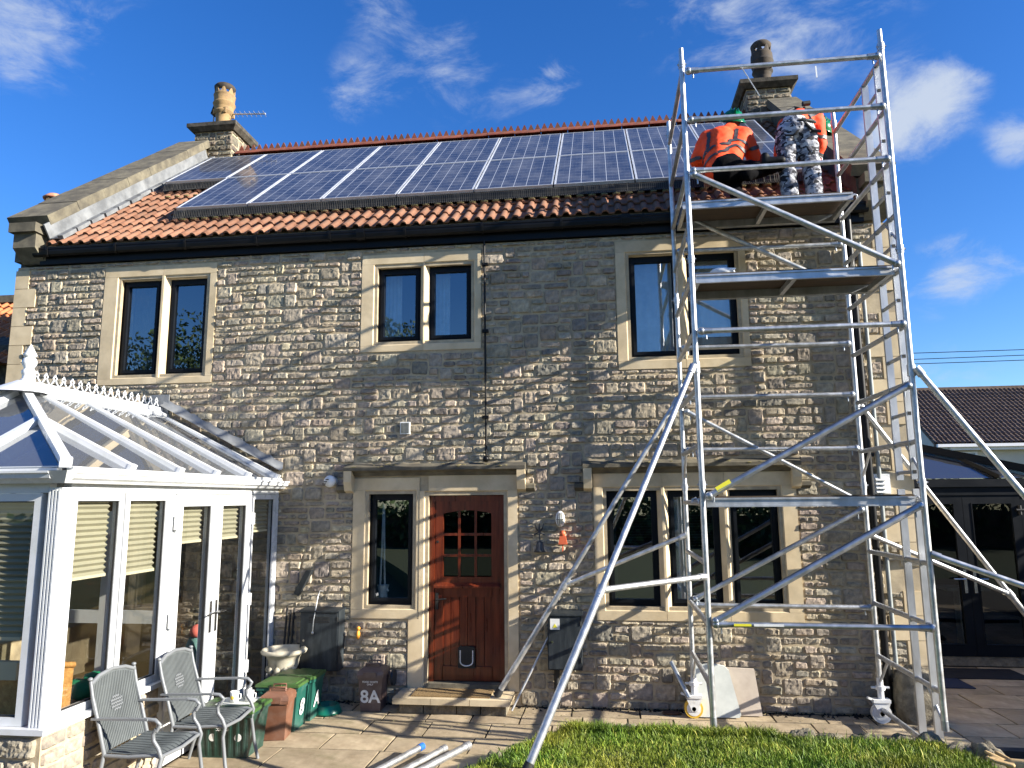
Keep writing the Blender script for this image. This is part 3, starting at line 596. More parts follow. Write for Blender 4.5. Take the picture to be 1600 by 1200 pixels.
# copings, kneelers, flashing
def slope_block(X0, X1, ya, yb, off, th, bev=.0):
    za, zb = roofz(ya)+off, roofz(yb)+off
    nY, nZ = -SP, CP
    P = [(X0, ya, za), (X1, ya, za), (X1, yb, zb), (X0, yb, zb)]; T = [(x, y+nY*th, z+nZ*th) for x, y, z in P]
    return G().hexa(P+T)
for X0, X1, yend in ((-7.52, -6.95, 3.45), (2.80, 3.26, 3.45)):
    y = -.10
    while y < yend-.05:
        L_ = .62*CP; y2 = min(y+L_, yend); slope_block(X0, X1, y+.002, y2-.002, .24+rr.uniform(-.004, .004), .125).build('coping_stone', 'weathered', house); y = y2
    xi = X1 if X0 < 0 else X0
    G().prism([(-.06, 5.25), (BY+.2, 5.25), (BY+.1, 5.5), (RY, RZ+.2), (-.06, roofz(-.06)+.2)], 'x', X0+.07, X1-.07).build('gable_parapet', 'weathered', house)
    y = RY+.5
    while y < BY+.15: y2 = min(y+.5, BY+.2); slope_block(X0, X1, y2-.002, y+.002, .24, .125).build('coping_stone', 'weathered', house); y = y2
    kx0, kx1 = (X0+.16, X1-.10) if X0 < 0 else (X0+.12, X1-.10)
    G().box(kx0-.03, kx1+.03, -.27, -.02, 5.57, 5.69).build('kneeler_stone', 'weathered', house)
    G().prism([(-.21, 5.572), (-.21, 5.38), (-.02, 5.22), (.02, 5.22), (.02, 5.572)], 'x', kx0, kx1).build('kneeler_stone', 'weathered', house)
g = slope_block(-6.97, -6.82, -.08, 3.4, .035, .012); g2 = slope_block(-6.975, -6.955, -.08, 3.4, .03, .20)
g.add(g2.V, g2.F)
y = -.08
while y < 3.3: b = slope_block(-6.84, -6.74-rr.uniform(0, .04), y, y+.22, .03, .05); g.add(b.V, b.F); y += GAUGE*CP
g.build('lead_flashing', 'lead', house)
def chimney(X0, X1, Y0, Y1, Z0, Z1, pot_x, pot_y, kind, seed):
    c = G().box(X0+.01, X1-.01, Y0+.01, Y1-.01, Z0-.6, Z1).build('chimney', 'mortar', house)
    smat = 'stone'
    build_stones(layout(0, X1-X0, Z0-.3, Z1, [], hmin=.085, hmax=.12, wmin=.12, wmax=.24, jump=.2, seed=seed), c, 40, (X0, Y0+.01, 0), (1, 0, 0), None, .8, seed, sp=.022, shade=.52)
    build_stones(layout(0, Y1-Y0, Z0-.3, Z1, [], hmin=.085, hmax=.12, wmin=.15, wmax=.28, jump=.2, seed=seed+1), c, 30, (X1-.01, Y0, 0), (0, 1, 0), None, .5, seed+1, sp=.03, shade=.5)
    build_stones(layout(0, Y1-Y0, Z0-.3, Z1, [], hmin=.085, hmax=.12, wmin=.15, wmax=.28, jump=.2, seed=seed+2), c, 0, (X0+.01, Y1, 0), (0, -1, 0), None, .5, seed+2, sp=.03, shade=.45)
    e = .085; P = [(X0-e*.4, Y0-e*.4, Z1), (X1+e*.4, Y0-e*.4, Z1), (X1+e*.4, Y1+e*.4, Z1), (X0-e*.4, Y1+e*.4, Z1)]
    T = [(X0-e*1.2, Y0-e*1.2, Z1+.07), (X1+e*1.2, Y0-e*1.2, Z1+.07), (X1+e*1.2, Y1+e*1.2, Z1+.07), (X0-e*1.2, Y1+e*1.2, Z1+.07)]
    cap = G().hexa(P+T); cap.hexa(T+[(x, y, z+.07) for x, y, z in T]); cap.build('chimney_cap', 'sooty', c)
    G().sph((pot_x, pot_y, Z1+.13), (.24, .24, .10), 16, 5, 0).build('flaunching', 'mortar', c)
    z = Z1+.14; q = kind
    if q == 'buff': prof = [(.135, 0), (.14, .34), (.15, .40), (.17, .43), (.185, .46), (.165, .49), (.175, .55), (.195, .60), (.205, .63), (.185, .66), (.19, .76), (.20, .80), (.185, .82)]; body, H = 'pot', .82
    else: prof = [(.13, 0), (.135, .30), (.15, .36), (.175, .40), (.16, .46), (.18, .52), (.195, .58), (.185, .62), (.18, .72), (.165, .75)]; body, H = 'sootpot', .75
    g = G()
    for k_ in range(len(prof)-1): g.lathe(prof[k_:k_+2], (pot_x, pot_y, z), 28)
    g.lathe([(prof[-1][0]-.03, H), (.10, 0)], (pot_x, pot_y, z), 28)
    ro = prof[-1][0]; n = 8
    for k in range(n):   # crown of points holding the cap
        a0 = 2*math.pi*(k+.08)/n; a1 = 2*math.pi*(k+.92)/n; am = (a0+a1)/2; V = []
        for rad in (ro, ro-.025):
            for a, zz in ((a0, H-.01), (am, H-.01), (a1, H-.01), (am+.03, H+.12), (am-.03, H+.12)): V.append((pot_x+rad*math.cos(a), pot_y+rad*math.sin(a), z+zz))
        g.add(V, [(0, 1, 2, 3, 4), (9, 8, 7, 6, 5), (0, 5, 6, 1), (1, 6, 7, 2), (2, 7, 8, 3), (3, 8, 9, 4), (4, 9, 5, 0)])
    for k in range(4):
        a = 2*math.pi*(k+.4)/4; g.box(pot_x+.17*math.cos(a)-.02, pot_x+.17*math.cos(a)+.02, pot_y+.17*math.sin(a)-.02, pot_y+.17*math.sin(a)+.02, z+.40, z+.50)
    g.build('chimney_pot', body, c)
    h = G(); h.lathe([(ro-.03, H+.06), (ro+.0, H+.09), (ro+.01, H+.15), (ro-.02, H+.19), (ro-.04, H+.17), (ro-.05, H+.08)], (pot_x, pot_y, z), 24); h.build('pot_cap', 'sootpot', c)
    return c
chimney(-7.28, -6.54, 3.45, 4.12, 8.25, 8.85, -6.98, 3.88, 'buff', 61)
chimney(2.49, 3.21, 3.45, 4.12, 8.25, 8.88, 2.88, 3.88, 'soot', 71)
# soffit, fascia, gutter, pipes
G().box(-7.1, 2.92, -.036, .0, 5.20, 5.22).build('soffit', 'black', house); G().box(-7.1, 2.92, -.05, -.036, 5.20, 5.44).build('fascia', 'black', house)
g = G(); gs = lambda P: [(y+.137, z+.052) for y, z in P]; gp = gs([(-.187, 5.34), (-.29, 5.34), (-.29, 5.315), (-.283, 5.31), (-.283, 5.285), (-.275, 5.25), (-.25, 5.232), (-.225, 5.232), (-.192, 5.25)])
g.prism(gp+gs([(-.195, 5.26), (-.225, 5.245), (-.25, 5.245), (-.266, 5.26), (-.275, 5.29), (-.275, 5.33), (-.187, 5.33)]), 'x', -7.14, 2.95); gut = g.build('gutter', 'black', house)
x = -6.95
while x < 2.95:
    b = G(); b.prism(gs([(-.189, 5.345), (-.297, 5.346), (-.297, 5.30), (-.282, 5.243), (-.248, 5.224), (-.19, 5.236)]), 'x', x, x+.028); b.build('gutter_bracket', 'black', gut)
    x += .93
for x in (-2.88, .26): G().prism(gs([(-.189, 5.347), (-.299, 5.348), (-.299, 5.30), (-.284, 5.24), (-.248, 5.221), (-.19, 5.233)]), 'x', x, x+.10).build('gutter_joint', 'black', gut)
g = G(); g.tube((-1.33, -.045, 2.66), (-1.345, -.045, 5.2), .012, n=8); pp = g.build('overflow_pipe', 'black', house)
G().sph((-1.33, -.06, 2.64), .038, 10, 6).build('pipe_end', 'black', pp)
for z in (3.1, 4.1, 4.9): G().box(-1.37, -1.30, -.075, -.02, z, z+.03).build('pipe_clip', 'black', pp)
g = G(); g.tube((2.75, -.085, .06), (2.735, -.085, 5.0), .036, n=12); g.tube((2.735, -.085, 5.0), (2.735, -.085, 5.29), .036, n=12); pp = g.build('downpipe', 'black', house)
for z in (.35, 1.5, 2.6, 3.7, 4.75): G().box(2.69, 2.80, -.10, -.02, z, z+.035).build('pipe_clip', 'black', pp)
G().tube((2.85, -.06, .5), (2.84, -.06, 4.95), .022, n=10).build('waste_pipe', 'greyvent', house)

# windows and door
def ring(g, o, i, yo, yi, side):
    ox0, ox1, oz0, oz1 = o; ix0, ix1, iz0, iz1 = i
    Q = {'L': ((ox0, yo, oz0), (ox0, yo, oz1), (ix0, yi, iz1), (ix0, yi, iz0)), 'R': ((ox1, yo, oz1), (ox1, yo, oz0), (ix1, yi, iz0), (ix1, yi, iz1)),
         'T': ((ox0, yo, oz1), (ox1, yo, oz1), (ix1, yi, iz1), (ix0, yi, iz1)), 'B': ((ox1, yo, oz0), (ox0, yo, oz0), (ix0, yi, iz0), (ix1, yi, iz0))}[side]
    g.quad(*Q)
    if side in 'LR': x = ix0 if side == 'L' else ix1; g.quad((x, yi, iz0), (x, yi, iz1), (x, .16, iz1), (x, .16, iz0))
    else: z = iz1 if side == 'T' else iz0; g.quad((ix0, yi, z), (ix1, yi, z), (ix1, .16, z), (ix0, .16, z))
YF = -.014
def window(S, lights, z0, z1, room=True, c=.045, sl_ang=None, jamb_low=None):
    X0, X1, Z0, Z1 = S; fr = G()
    for a, b in lights:
        for (p, q, r_, s_) in ((a, b, z0, z0+.042), (a, b, z1-.042, z1), (a, a+.038, z0+.042, z1-.042), (b-.038, b, z0+.042, z1-.042)): fr.box(p, q, .070, .145, r_, s_)
    W = fr.build('window', 'grey_frame', house)
    for a, b in lights:
        s = G(); a2, b2, c2, d2 = a+.030, b-.030, z0+.034, z1-.034; t = .037
        for (p, q, r_, s_) in ((a2, b2, c2, c2+t), (a2, b2, d2-t, d2), (a2, a2+t, c2+t, d2-t), (b2-t, b2, c2+t, d2-t)): s.box(p, q, .058, .120, r_, s_)
        s.build('sash', 'grey_frame', W)
        G().box(a2+t-.004, b2-t+.004, .092, .098, c2+t-.004, d2-t+.004).build('pane', 'glass', W)
    inn = [(a, b, z0, z1) for a, b in lights]; out = [(a-c, b+c, z0-c, z1+c) for a, b in lights]
    xm = [X0]+[(lights[i][1]+lights[i+1][0])/2 for i in range(len(lights)-1)]+[X1]
    for i in range(len(lights)):
        l = G(); l.box(xm[i]+.002, xm[i+1]-.002, YF, .05, z1+c, Z1); ring(l, out[i], inn[i], YF, .052, 'T'); l.build('lintel', 'ashlar', W)
        l = G(); l.box(xm[i]+.002, xm[i+1]-.002, YF, .05, Z0, z0-c); ring(l, out[i], inn[i], YF, .052, 'B'); l.build('sill', 'ashlar', W)
        if i < len(lights)-1:
            l = G(); xa, xb = out[i][1], out[i+1][0]
            if xb > xa: l.box(xa, xb, YF, .05, z0-c+.002, z1+c-.002)
            ring(l, out[i], inn[i], YF, .052, 'R'); ring(l, out[i+1], inn[i+1], YF, .052, 'L'); l.build('mullion', 'ashlar', W)
    l = G(); l.box(X0, out[0][0], YF, .05, z0-c+.002, z1+c-.002); ring(l, out[0], inn[0], YF, .052, 'L'); l.build('jamb', 'ashlar', W)
    l = G(); l.box(out[-1][1], X1, YF, .05, z0-c+.002, z1+c-.002); ring(l, out[-1], inn[-1], YF, .052, 'R'); l.build('jamb', 'ashlar', W)
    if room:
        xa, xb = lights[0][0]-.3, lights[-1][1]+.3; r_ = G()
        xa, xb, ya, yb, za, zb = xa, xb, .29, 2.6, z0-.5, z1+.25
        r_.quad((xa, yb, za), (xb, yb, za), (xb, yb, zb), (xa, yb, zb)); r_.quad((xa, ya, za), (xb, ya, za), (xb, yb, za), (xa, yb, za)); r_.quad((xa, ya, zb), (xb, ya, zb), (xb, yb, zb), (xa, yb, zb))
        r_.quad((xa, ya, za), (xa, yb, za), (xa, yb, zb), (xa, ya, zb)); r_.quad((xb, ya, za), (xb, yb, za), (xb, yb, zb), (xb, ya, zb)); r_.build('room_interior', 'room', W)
    return W
def drape(x0, x1, z0, z1, y, m, W, name, amp=.03, wl=.09, seed=0):
    n = int((x1-x0)/.012)+2; V = []
    for z in (z0, z1):
        for i in range(n): x = x0+(x1-x0)*i/(n-1); V.append((x, y+amp*math.sin(x*2*math.pi/wl+seed+1.5*math.sin(x*7)), z))
    G().add(V, [(i, i+1, n+i+1, n+i) for i in range(n-1)], True).build(name, m, W)
W = window(SUR['UL'], [(-5.98, -5.47), (-5.35, -4.83)], 3.74, 4.95); drape(-6.1, -5.40, 3.6, 5.0, .34, 'curtain', W, 'curtain')
W = window(SUR['UM'], [(-2.65, -2.13), (-2.03, -1.51)], 4.04, 4.95); drape(-2.7, -2.42, 3.9, 5.0, .27, 'net', W, 'net_curtain', .006, .05); drape(-2.05, -1.82, 3.9, 5.0, .27, 'net', W, 'net_curtain', .006, .05)
g = G()
for x, h in ((-2.5, .10), (-2.3, .14), (-2.2, .07), (-1.9, .12), (-1.7, .09)): g.lathe([(.035, 0), (.04, h*.6), (.02, h*.8), (.015, h)], (x, .20, 4.04), 12)
g.build('ornament', 'white', W)
W = window(SUR['UR'], [(.33, .88), (.98, 1.52)], 3.76, 4.95); drape(.36, .84, 3.6, 5.0, .22, 'net', W, 'net_curtain', .008, .11); drape(.80, .96, 3.6, 5.0, .27, 'curtain', W, 'curtain'); drape(1.0, 1.5, 3.6, 5.0, .22, 'net', W, 'net_curtain', .008, .12)
W = window((-2.88, -2.102, .89, 2.44), [(-2.70, -2.18)], 1.03, 2.26)
g = G(); g.path([(-2.60, .17, 1.22), (-2.585, .17, 1.7), (-2.58, .17, 2.15), (-2.57, .17, 2.15), (-2.555, .17, 1.5), (-2.545, .17, 1.22), (-2.50, .17, 1.16)], .012, 6); g.lathe([(.05, 0), (.055, .1), (.07, .16)], (-2.57, .19, 1.07), 12); g.build('tall_white_ornament', 'white', W)
W = window(SUR['G2'], [(.0, .55), (.665, 1.21), (1.325, 1.82)], 1.04, 2.27)
for xa, xb in ((.05, .5), (.72, 1.16)):
    g = G()
    for k in range(22): g.box(xa+.12, xb, .30, .325, 1.60+k*.03, 1.604+k*.03)
    g.build('slatted_blind', 'curtain', W)
drape(.70, .86, .9, 2.3, .26, 'net', W, 'net_curtain', .012, .06); drape(.0, .1, .9, 2.3, .26, 'curtain', W, 'curtain', .012, .06)
# hood mouldings
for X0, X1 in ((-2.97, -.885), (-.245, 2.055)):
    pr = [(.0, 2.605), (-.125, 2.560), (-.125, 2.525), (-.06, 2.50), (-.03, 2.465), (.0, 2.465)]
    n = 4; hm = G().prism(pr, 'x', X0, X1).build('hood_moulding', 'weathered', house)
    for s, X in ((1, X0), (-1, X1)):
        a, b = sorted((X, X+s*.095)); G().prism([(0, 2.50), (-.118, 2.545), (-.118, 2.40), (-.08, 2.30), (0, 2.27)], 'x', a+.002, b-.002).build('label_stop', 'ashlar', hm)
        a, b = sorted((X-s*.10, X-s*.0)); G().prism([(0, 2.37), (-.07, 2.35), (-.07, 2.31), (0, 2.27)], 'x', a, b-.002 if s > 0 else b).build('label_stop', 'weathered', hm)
# door
g = G(); g.box(-2.02, -1.14-.0, .07, .15, 2.17, 2.235); g.box(-2.0, -1.945, .07, .15, .2, 2.17); g.box(-1.195, -1.14, .07, .15, .2, 2.17); D = g.build('door', 'wood_door', house)
for X0, X1, side, z0 in ((-2.22, -2.0, 'L', .15), (-1.14, -.985, 'R', .15)):
    q = G(); c = .05
    if side == 'L': q.box(-2.215, -2.0-c, YF-.004, .05, z0, .888); q.box(-2.099, -2.0-c, YF-.004, .05, .888, 2.24+c-.002)
    else: q.box(-1.14+c, -.985, YF-.004, .05, z0, 2.24+c-.002)
    ring(q, (-2.0-c, -1.14+c, z0, 2.24+c), (-2.0, -1.14, z0, 2.24), YF-.004, .052, side); q.build('door_jamb', 'ashlar', D)
q = G(); q.box(-1.998, -.985, YF-.004, .05, 2.24+.05, 2.462); ring(q, (-2.05, -1.09, .15, 2.29), (-2.0, -1.14, .15, 2.24), YF-.004, .052, 'T'); q.build('door_head', 'ashlar', D)
G().box(-2.0, -1.14, -.02, .16, .165, .215).build('threshold', 'weathered', D)
dx0, dx1 = -1.945, -1.195; zb, zm, zt = .225, 1.245, 2.17
g = G(); g.box(dx0+.003, dx0+.10, .088, .13, zm+.006, zt); g.box(dx1-.10, dx1-.003, .088, .13, zm+.006, zt); g.box(dx0+.10, dx1-.10, .088, .13, zm+.006, 1.335)
n = 14; top = []
for i in range(n+1): t = i/n; top.append((dx0+.10+(dx1-dx0-.20)*t, 2.035+.035*math.sin(math.pi*t)))
g.prism([(dx0+.10, zt), (dx1-.10, zt)]+top[::-1], 'y', .088, .13)
px0, px1 = dx0+.092, dx1-.092; pw = (px1-px0)/3
for k in (1, 2): g.box(px0+k*pw-.014, px0+k*pw+.014, .092, .126, 1.335, 2.06); g.box(px0, px1, .094, .124, 1.335+k*.233-.014, 1.335+k*.233+.014)
g.build('upper_leaf', 'wood_door', D)
for i in range(3):
    for j in range(3): G().box(px0+i*pw+.012, px0+(i+1)*pw-.012, .105, .110, 1.335+j*.233+.012, 1.335+(j+1)*.233-.012 if j < 2 else 2.075).build('pane', 'dglass', D)
g = G(); g.box(dx0+.003, dx0+.10, .088, .13, zb, zm-.004); g.box(dx1-.10, dx1-.003, .088, .13, zb, zm-.004); g.box(px0, px1, .088, .13, zb, zb+.15); g.box(px0, px1, .088, .13, zm-.13, zm-.004); g.build('lower_leaf', 'wood_door', D)
for k in range(6): a = px0+k*(px1-px0)/6; G().box(a+.003, a+(px1-px0)/6-.003, .106, .122, zb+.15, zm-.13).build('board', 'wood_door', D)
G().prism([(.09, zm+.03), (.045, zm-.01), (.045, zm-.03), (.09, zm-.03)], 'x', dx0+.0, dx1).build('weatherboard', 'wood_door', D)
q = G(); q.prism([(dx0+.26+x*.0, z) for x, z in ()] or [(-1.67, .36), (-1.48, .36), (-1.48, .575), (-1.50, .59), (-1.65, .59), (-1.67, .575)], 'y', .07, .10); q.build('cat_flap', 'gasket', D)
pts = [(-1.645, .068, .55)]+[(-1.575-.07*math.cos(math.pi*k/10), .068, .43-.045*math.sin(math.pi*k/10)) for k in range(11)]+[(-1.505, .068, .55)]
G().path(pts, .007, 6).build('cat_flap_rim', 'white', D)
q = G(); q.box(-1.93, -1.90, .075, .09, .98, 1.16); q.tube((-1.915, .075, 1.09), (-1.915, .03, 1.09), .009, n=8); q.tube((-1.915, .035, 1.09), (-1.80, .035, 1.10), .009, n=8); q.build('handle', 'gasket', D)
q = G(); q.tube((-1.91, .088, 1.72), (-1.91, .078, 1.72), .014, n=10); q.build('lock', 'gasket', D)
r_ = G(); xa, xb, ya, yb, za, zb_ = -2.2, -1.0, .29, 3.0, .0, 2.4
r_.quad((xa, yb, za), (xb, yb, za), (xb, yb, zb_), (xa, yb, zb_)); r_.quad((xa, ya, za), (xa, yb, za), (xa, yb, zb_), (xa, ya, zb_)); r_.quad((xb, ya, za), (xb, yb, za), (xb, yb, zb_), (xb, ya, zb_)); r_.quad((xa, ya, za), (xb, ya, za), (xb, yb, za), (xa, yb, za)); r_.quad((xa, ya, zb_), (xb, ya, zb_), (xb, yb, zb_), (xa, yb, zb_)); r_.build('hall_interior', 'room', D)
# doorstep
stp = thing('doorstep', 'low sandstone doorstep with a stone base below the red door', 'step', (-1.6, -.15, 0))
for a, b in ((-2.26, -1.86), (-1.855, -1.45), (-1.445, -1.03)): G().box(a, b, -.44, -.02, .105, .165).build('step_slab', 'ashlar', stp)
for a, b in ((-2.20, -1.95), (-1.94, -1.6), (-1.59, -1.35), (-1.34, -1.08)): G().box(a, b, -.37, -.02, 0, .10).build('base_stone', 'rock', stp)
G().box(-2.10, -1.22, -.36, -.04, .168, .182); o = G().box(-2.08, -1.25, -.37, -.06, .167, .180).build('doormat', 'coir'); tag(o, 'brown coir doormat lying on the stone doorstep', 'doormat')
q = G(); q.box(-2.335, -2.22, -.035, .0, 2.94, 3.08); vent = q.build('air_vent', 'white', house); G().box(-2.325, -2.23, -.037, -.034, 2.95, 3.07).build('vent_recess', 'greymetal', vent)
for k in range(7): G().box(-2.325+k*.0145, -2.322+k*.0145, -.042, -.034, 2.95, 3.07).build('vent_bar', 'greyvent', vent)
q = G(); q.box(2.78, 2.95, -.06, .0, 2.21, 2.42); vent = q.build('louvre_vent', 'white', house)
for k in range(4): G().prism([(-.062, 2.235+k*.042), (-.095, 2.225+k*.042), (-.062, 2.262+k*.042)], 'x', 2.80, 2.93).build('louvre', 'white', vent)

lich = G(); r = random.Random(4)
for k in range(34):
    x = r.choice([r.uniform(-2.9, -.95), r.uniform(-.2, 2.0)]); t = r.random(); b_ = rock_mesh(r.uniform(.012, .035), r.uniform(.008, .02), .006, k*2.2, 8, 5); lich.add([(vx+x, vy-.02-.10*t, vz+2.60-.04*t) for vx, vy, vz in b_.V], b_.F)
o = lich.build('lichen', 'mosstile', house, fixn=False); o['kind'] = 'stuff'

# ------------------------------------------------------------------ conservatory
XS, YC, XW = -3.78, -3.47, -6.90
cons = thing('conservatory', 'white framed conservatory with glazed hipped roof and decorative ridge cresting', 'conservatory', (-5.3, -1.7, 0))
dw = G().box(XS-.26, XS-.0, YC, -2.16, 0, .655); dw.box(XW, XS-.26, YC, YC+.26, 0, .655); dw.box(XW, XW+.2, YC+.26, -.02, 0, .655)
dw = dw.build('dwarf_wall', 'mortar', cons)
build_stones(layout(0, 1.31, 0, .655, [], hmin=.075, hmax=.11, wmin=.13, wmax=.30, jump=.12, seed=91), dw, 60, (XS, YC, 0), (0, 1, 0), None, .35, 91, name='stone', smat='stone')
build_stones(layout(0, 3.1, 0, .655, [], hmin=.10, hmax=.15, wmin=.2, wmax=.36, jump=.1, seed=92), dw, 20, (XW, YC, 0), (1, 0, 0), None, 1.0, 92)
G().box(XW, XS+.055, YC-.055, YC+.22, .675, .712).build('sill', 'upvc', cons); G().box(XS-.2, XS+.055, YC+.222, -2.165, .675, .712).build('sill', 'upvc', cons)
def cframe(y0, y1, z0, z1, name, side='x', w=.055, d=.06, glassm='cglass', blind=None, X=XS):
    g = G()
    def bx(a, b, c, e, p=0):
        if side == 'x': g.box(X-d, X+p, a, b, c, e)
        else: g.box(a, b, X-p, X+d, c, e)
    bx(y0, y1, z0, z0+w); bx(y0, y1, z1-w, z1); bx(y0, y0+w, z0+w, z1-w); bx(y1-w, y1, z0+w, z1-w)
    f = g.build(name, 'upvc', cons); q = G(); a, b, c, e = y0+w, y1-w, z0+w, z1-w
    if side == 'x': q.box(X-.035, X-.025, a-.005, b+.005, c-.005, e+.005)
    else: q.box(a-.005, b+.005, X+.025, X+.035, c-.005, e+.005)
    q.build('pane', glassm, f)
    q = G(); t = .008
    for p, r_, s_, u in ((a, b, c, c+t), (a, b, e-t, e), (a, a+t, c+t, e-t), (b-t, b, c+t, e-t)):
        if side == 'x': q.box(X-.024, X-.010, p, r_, s_, u)
        else: q.box(p, r_, X+.010, X+.024, s_, u)
    q.build('gasket', 'gasket', f)
    if blind:
        q = G(); n = int((e-blind)/.021); V = []
        for k in range(n+1):
            z = e-(e-blind)*k/n; off = .055+(.012 if k % 2 else -.012)
            for yy in (a+.01, b-.05): V.append((X-off, yy, z) if side == 'x' else (yy, X+off, z))
        q.add(V, [(2*k, 2*k+1, 2*k+3, 2*k+2) for k in range(n)])
        q.build('pleated_blind', 'blind', f)
        q = G()
        if side == 'x': q.box(X-.072, X-.042, a+.008, b-.048, blind-.022, blind)
        else: q.box(a+.008, b-.048, X+.042, X+.072, blind-.022, blind)
        q.build('blind_rail', 'cream', f)
    return f
cframe(-3.36, -2.785, .714, 2.262, 'window', blind=1.66); cframe(-2.765, -2.17, .714, 2.262, 'window', blind=1.64)
cframe(-.66, -.09, .10, 2.262, 'window', blind=1.88, w=.05)
x = -4.0
for k, (a, b) in enumerate(((-4.87, -3.93), (-5.85, -4.91), (-6.85, -5.89))): cframe(a, b, .714, 2.262, 'window', side='y', X=YC, blind=1.28 if k == 0 else 1.6)
for a, b in ((-3.4, -2.3), (-2.25, -1.2), (-1.15, -.1)): cframe(a, b, .714, 2.262, 'window', X=XW+.06)
# corner post, head, mullions
g = G(); g.box(XS-.10, XS+.004, YC-.004, YC+.10, .712, 2.30)
for k in range(4): g.box(XS-.09+k*.024, XS-.078+k*.024, YC-.014, YC-.004, .714, 2.285); g.box(XS+.004, XS+.012, YC+.01+k*.024, YC+.022+k*.024, .714, 2.285)
g.build('corner_post', 'upvc', cons)
g = G(); g.box(XS-.07, XS-.002, YC+.1, -.01, 2.265, 2.33); g.box(XW, XS-.1, YC+.002, YC+.07, 2.265, 2.33); g.box(XW, XW+.07, YC+.07, -.01, 2.265, 2.33)
g.box(XS-.062, XS+.003, -2.168, -2.095, .05, 2.263); g.box(XS-.062, XS+.003, -.70, -.662, .05, 2.263); g.box(XS-.062, XS+.003, -.088, -.02, .05, 2.263); g.box(XS-.09, XS+.05, -2.16, -.02, .02, .09)
g.build('frame_head', 'upvc', cons)
# double doors
for y0, y1, hs in ((-2.09, -1.402, 1), (-1.398, -.705, -1)):
    g = G(); w = .105
    for a, b, c, e in ((y0, y1, .10, .10+w+.03), (y0, y1, 2.258-w, 2.258), (y0, y0+w, .10+w+.03, 2.258-w), (y1-w, y1, .10+w+.03, 2.258-w)): g.box(XS-.055, XS+.018, a, b, c, e)
    d = g.build('door', 'upvc', cons); a, b, c, e = y0+w, y1-w, .10+w+.03, 2.258-w
    G().box(XS-.03, XS-.02, a-.004, b+.004, c-.004, e+.004).build('pane', 'cglass', d)
    q = G(); t = .009
    for p, r_, s_, u in ((a, b, c, c+t), (a, b, e-t, e), (a, a+t, c+t, e-t), (b-t, b, c+t, e-t)): q.box(XS-.02, XS+.006, p, r_, s_, u)
    q.build('gasket', 'gasket', d)
    q = G(); n = 14; V = []; bl = 1.84
    for k in range(n+1):
        z = e-(e-bl)*k/n; off = .06+(.012 if k % 2 else -.012)
        for yy in (a+.005, b-.05): V.append((XS-off, yy, z))
    q.add(V, [(2*k, 2*k+1, 2*k+3, 2*k+2) for k in range(n)]); q.build('pleated_blind', 'blind', d); G().box(XS-.075, XS-.045, a+.004, b-.048, bl-.022, bl).build('blind_rail', 'cream', d)
    yh = (y1-.045) if hs > 0 else (y0+.05)
    q = G(); q.box(XS+.018, XS+.030, yh-.02, yh+.02, .97, 1.26); q.tube((XS+.028, yh, 1.15), (XS+.07, yh, 1.15), .009, n=8); q.tube((XS+.068, yh, 1.15), (XS+.068, yh-hs*.12, 1.145), .009, .007, n=8); q.build('handle', 'steel', d)
    for z in (.45, 1.12, 1.95):
        yy = y0-.012 if hs > 0 else y1+.012; G().tube((XS+.034, yy, z), (XS+.034, yy, z+.12), .024, n=8).build('hinge', 'white', d)
# ogee gutter
def gutter_prof(z): return [(0, z+.085), (.125, z+.085), (.125, z+.07), (.112, z+.062), (.105, z+.035), (.078, z+.02), (.062, z), (0, z)]
G().prism([(XS+x_, z_) for x_, z_ in gutter_prof(2.33)], 'y', YC-.02, -.005).build('gutter', 'upvc', cons)
G().prism([(YC-x_, z_) for x_, z_ in gutter_prof(2.33)], 'x', XW, XS-.02).build('gutter', 'upvc', cons)
g = G(); g.hexa([(XS-.02, YC-.062, 2.33), (XS+.062, YC-.062, 2.33), (XS+.062, YC-.02, 2.33), (XS-.02, YC-.02, 2.33), (XS-.02, YC-.125, 2.415), (XS+.125, YC-.125, 2.415), (XS+.125, YC-.02, 2.415), (XS-.02, YC-.02, 2.415)]); g.build('gutter_corner', 'upvc', cons)
for x in (-4.35,):
    G().prism([(YC-p*1.05, 2.325+(q-2.33)*1.12) for p, q in gutter_prof(2.33)], 'x', x, x+.05).build('gutter_bracket', 'upvc', cons)
# roof
RX, RZc, REND, EZ = -5.33, 3.215, -2.12, 2.435
eR, eL, eF = XS+.03, XW-.03, YC-.03
def pane(P, name='roof_pane', m='rglass'):
    P = [Vector(p) for p in P]; nrm = (P[1]-P[0]).cross(P[2]-P[0]).normalized(); nrm = -nrm if nrm.z < 0 else nrm
    g = G(); V = [p+nrm*.0 for p in P]+[p+nrm*.008 for p in P]; n = len(P); g.add(V, [tuple(range(n)), tuple(range(n, 2*n))]+[(i, (i+1) % n, n+(i+1) % n, n+i) for i in range(n)]); return g.build(name, m, cons)
bars_y = [-2.09, -1.47, -.83, -.13]
hipm = lambda t: (RX+(eR-RX)*t, REND+(eF-REND)*t, RZc+(EZ-RZc)*t)   # along right hip
hm_ = hipm(.47)
for a, b in zip(bars_y[:-1], bars_y[1:]): pane([(RX+.08, a, RZc), (eR, a, EZ), (eR, b, EZ), (RX+.08, b, RZc)])
pane([(RX+.08, bars_y[0], RZc), (eR, bars_y[0], EZ), (eR, hm_[1], EZ), hm_]); pane([hm_, (eR, hm_[1], EZ), (eR, eF, EZ)])
for a, b in zip([-2.09, -1.1], [-1.1, -.1]): pane([(RX-.08, a, RZc), (eL, a, EZ), (eL, b, EZ), (RX-.08, b, RZc)])
pane([(RX, REND, RZc), (eL, REND, EZ), (eL, eF, EZ)])
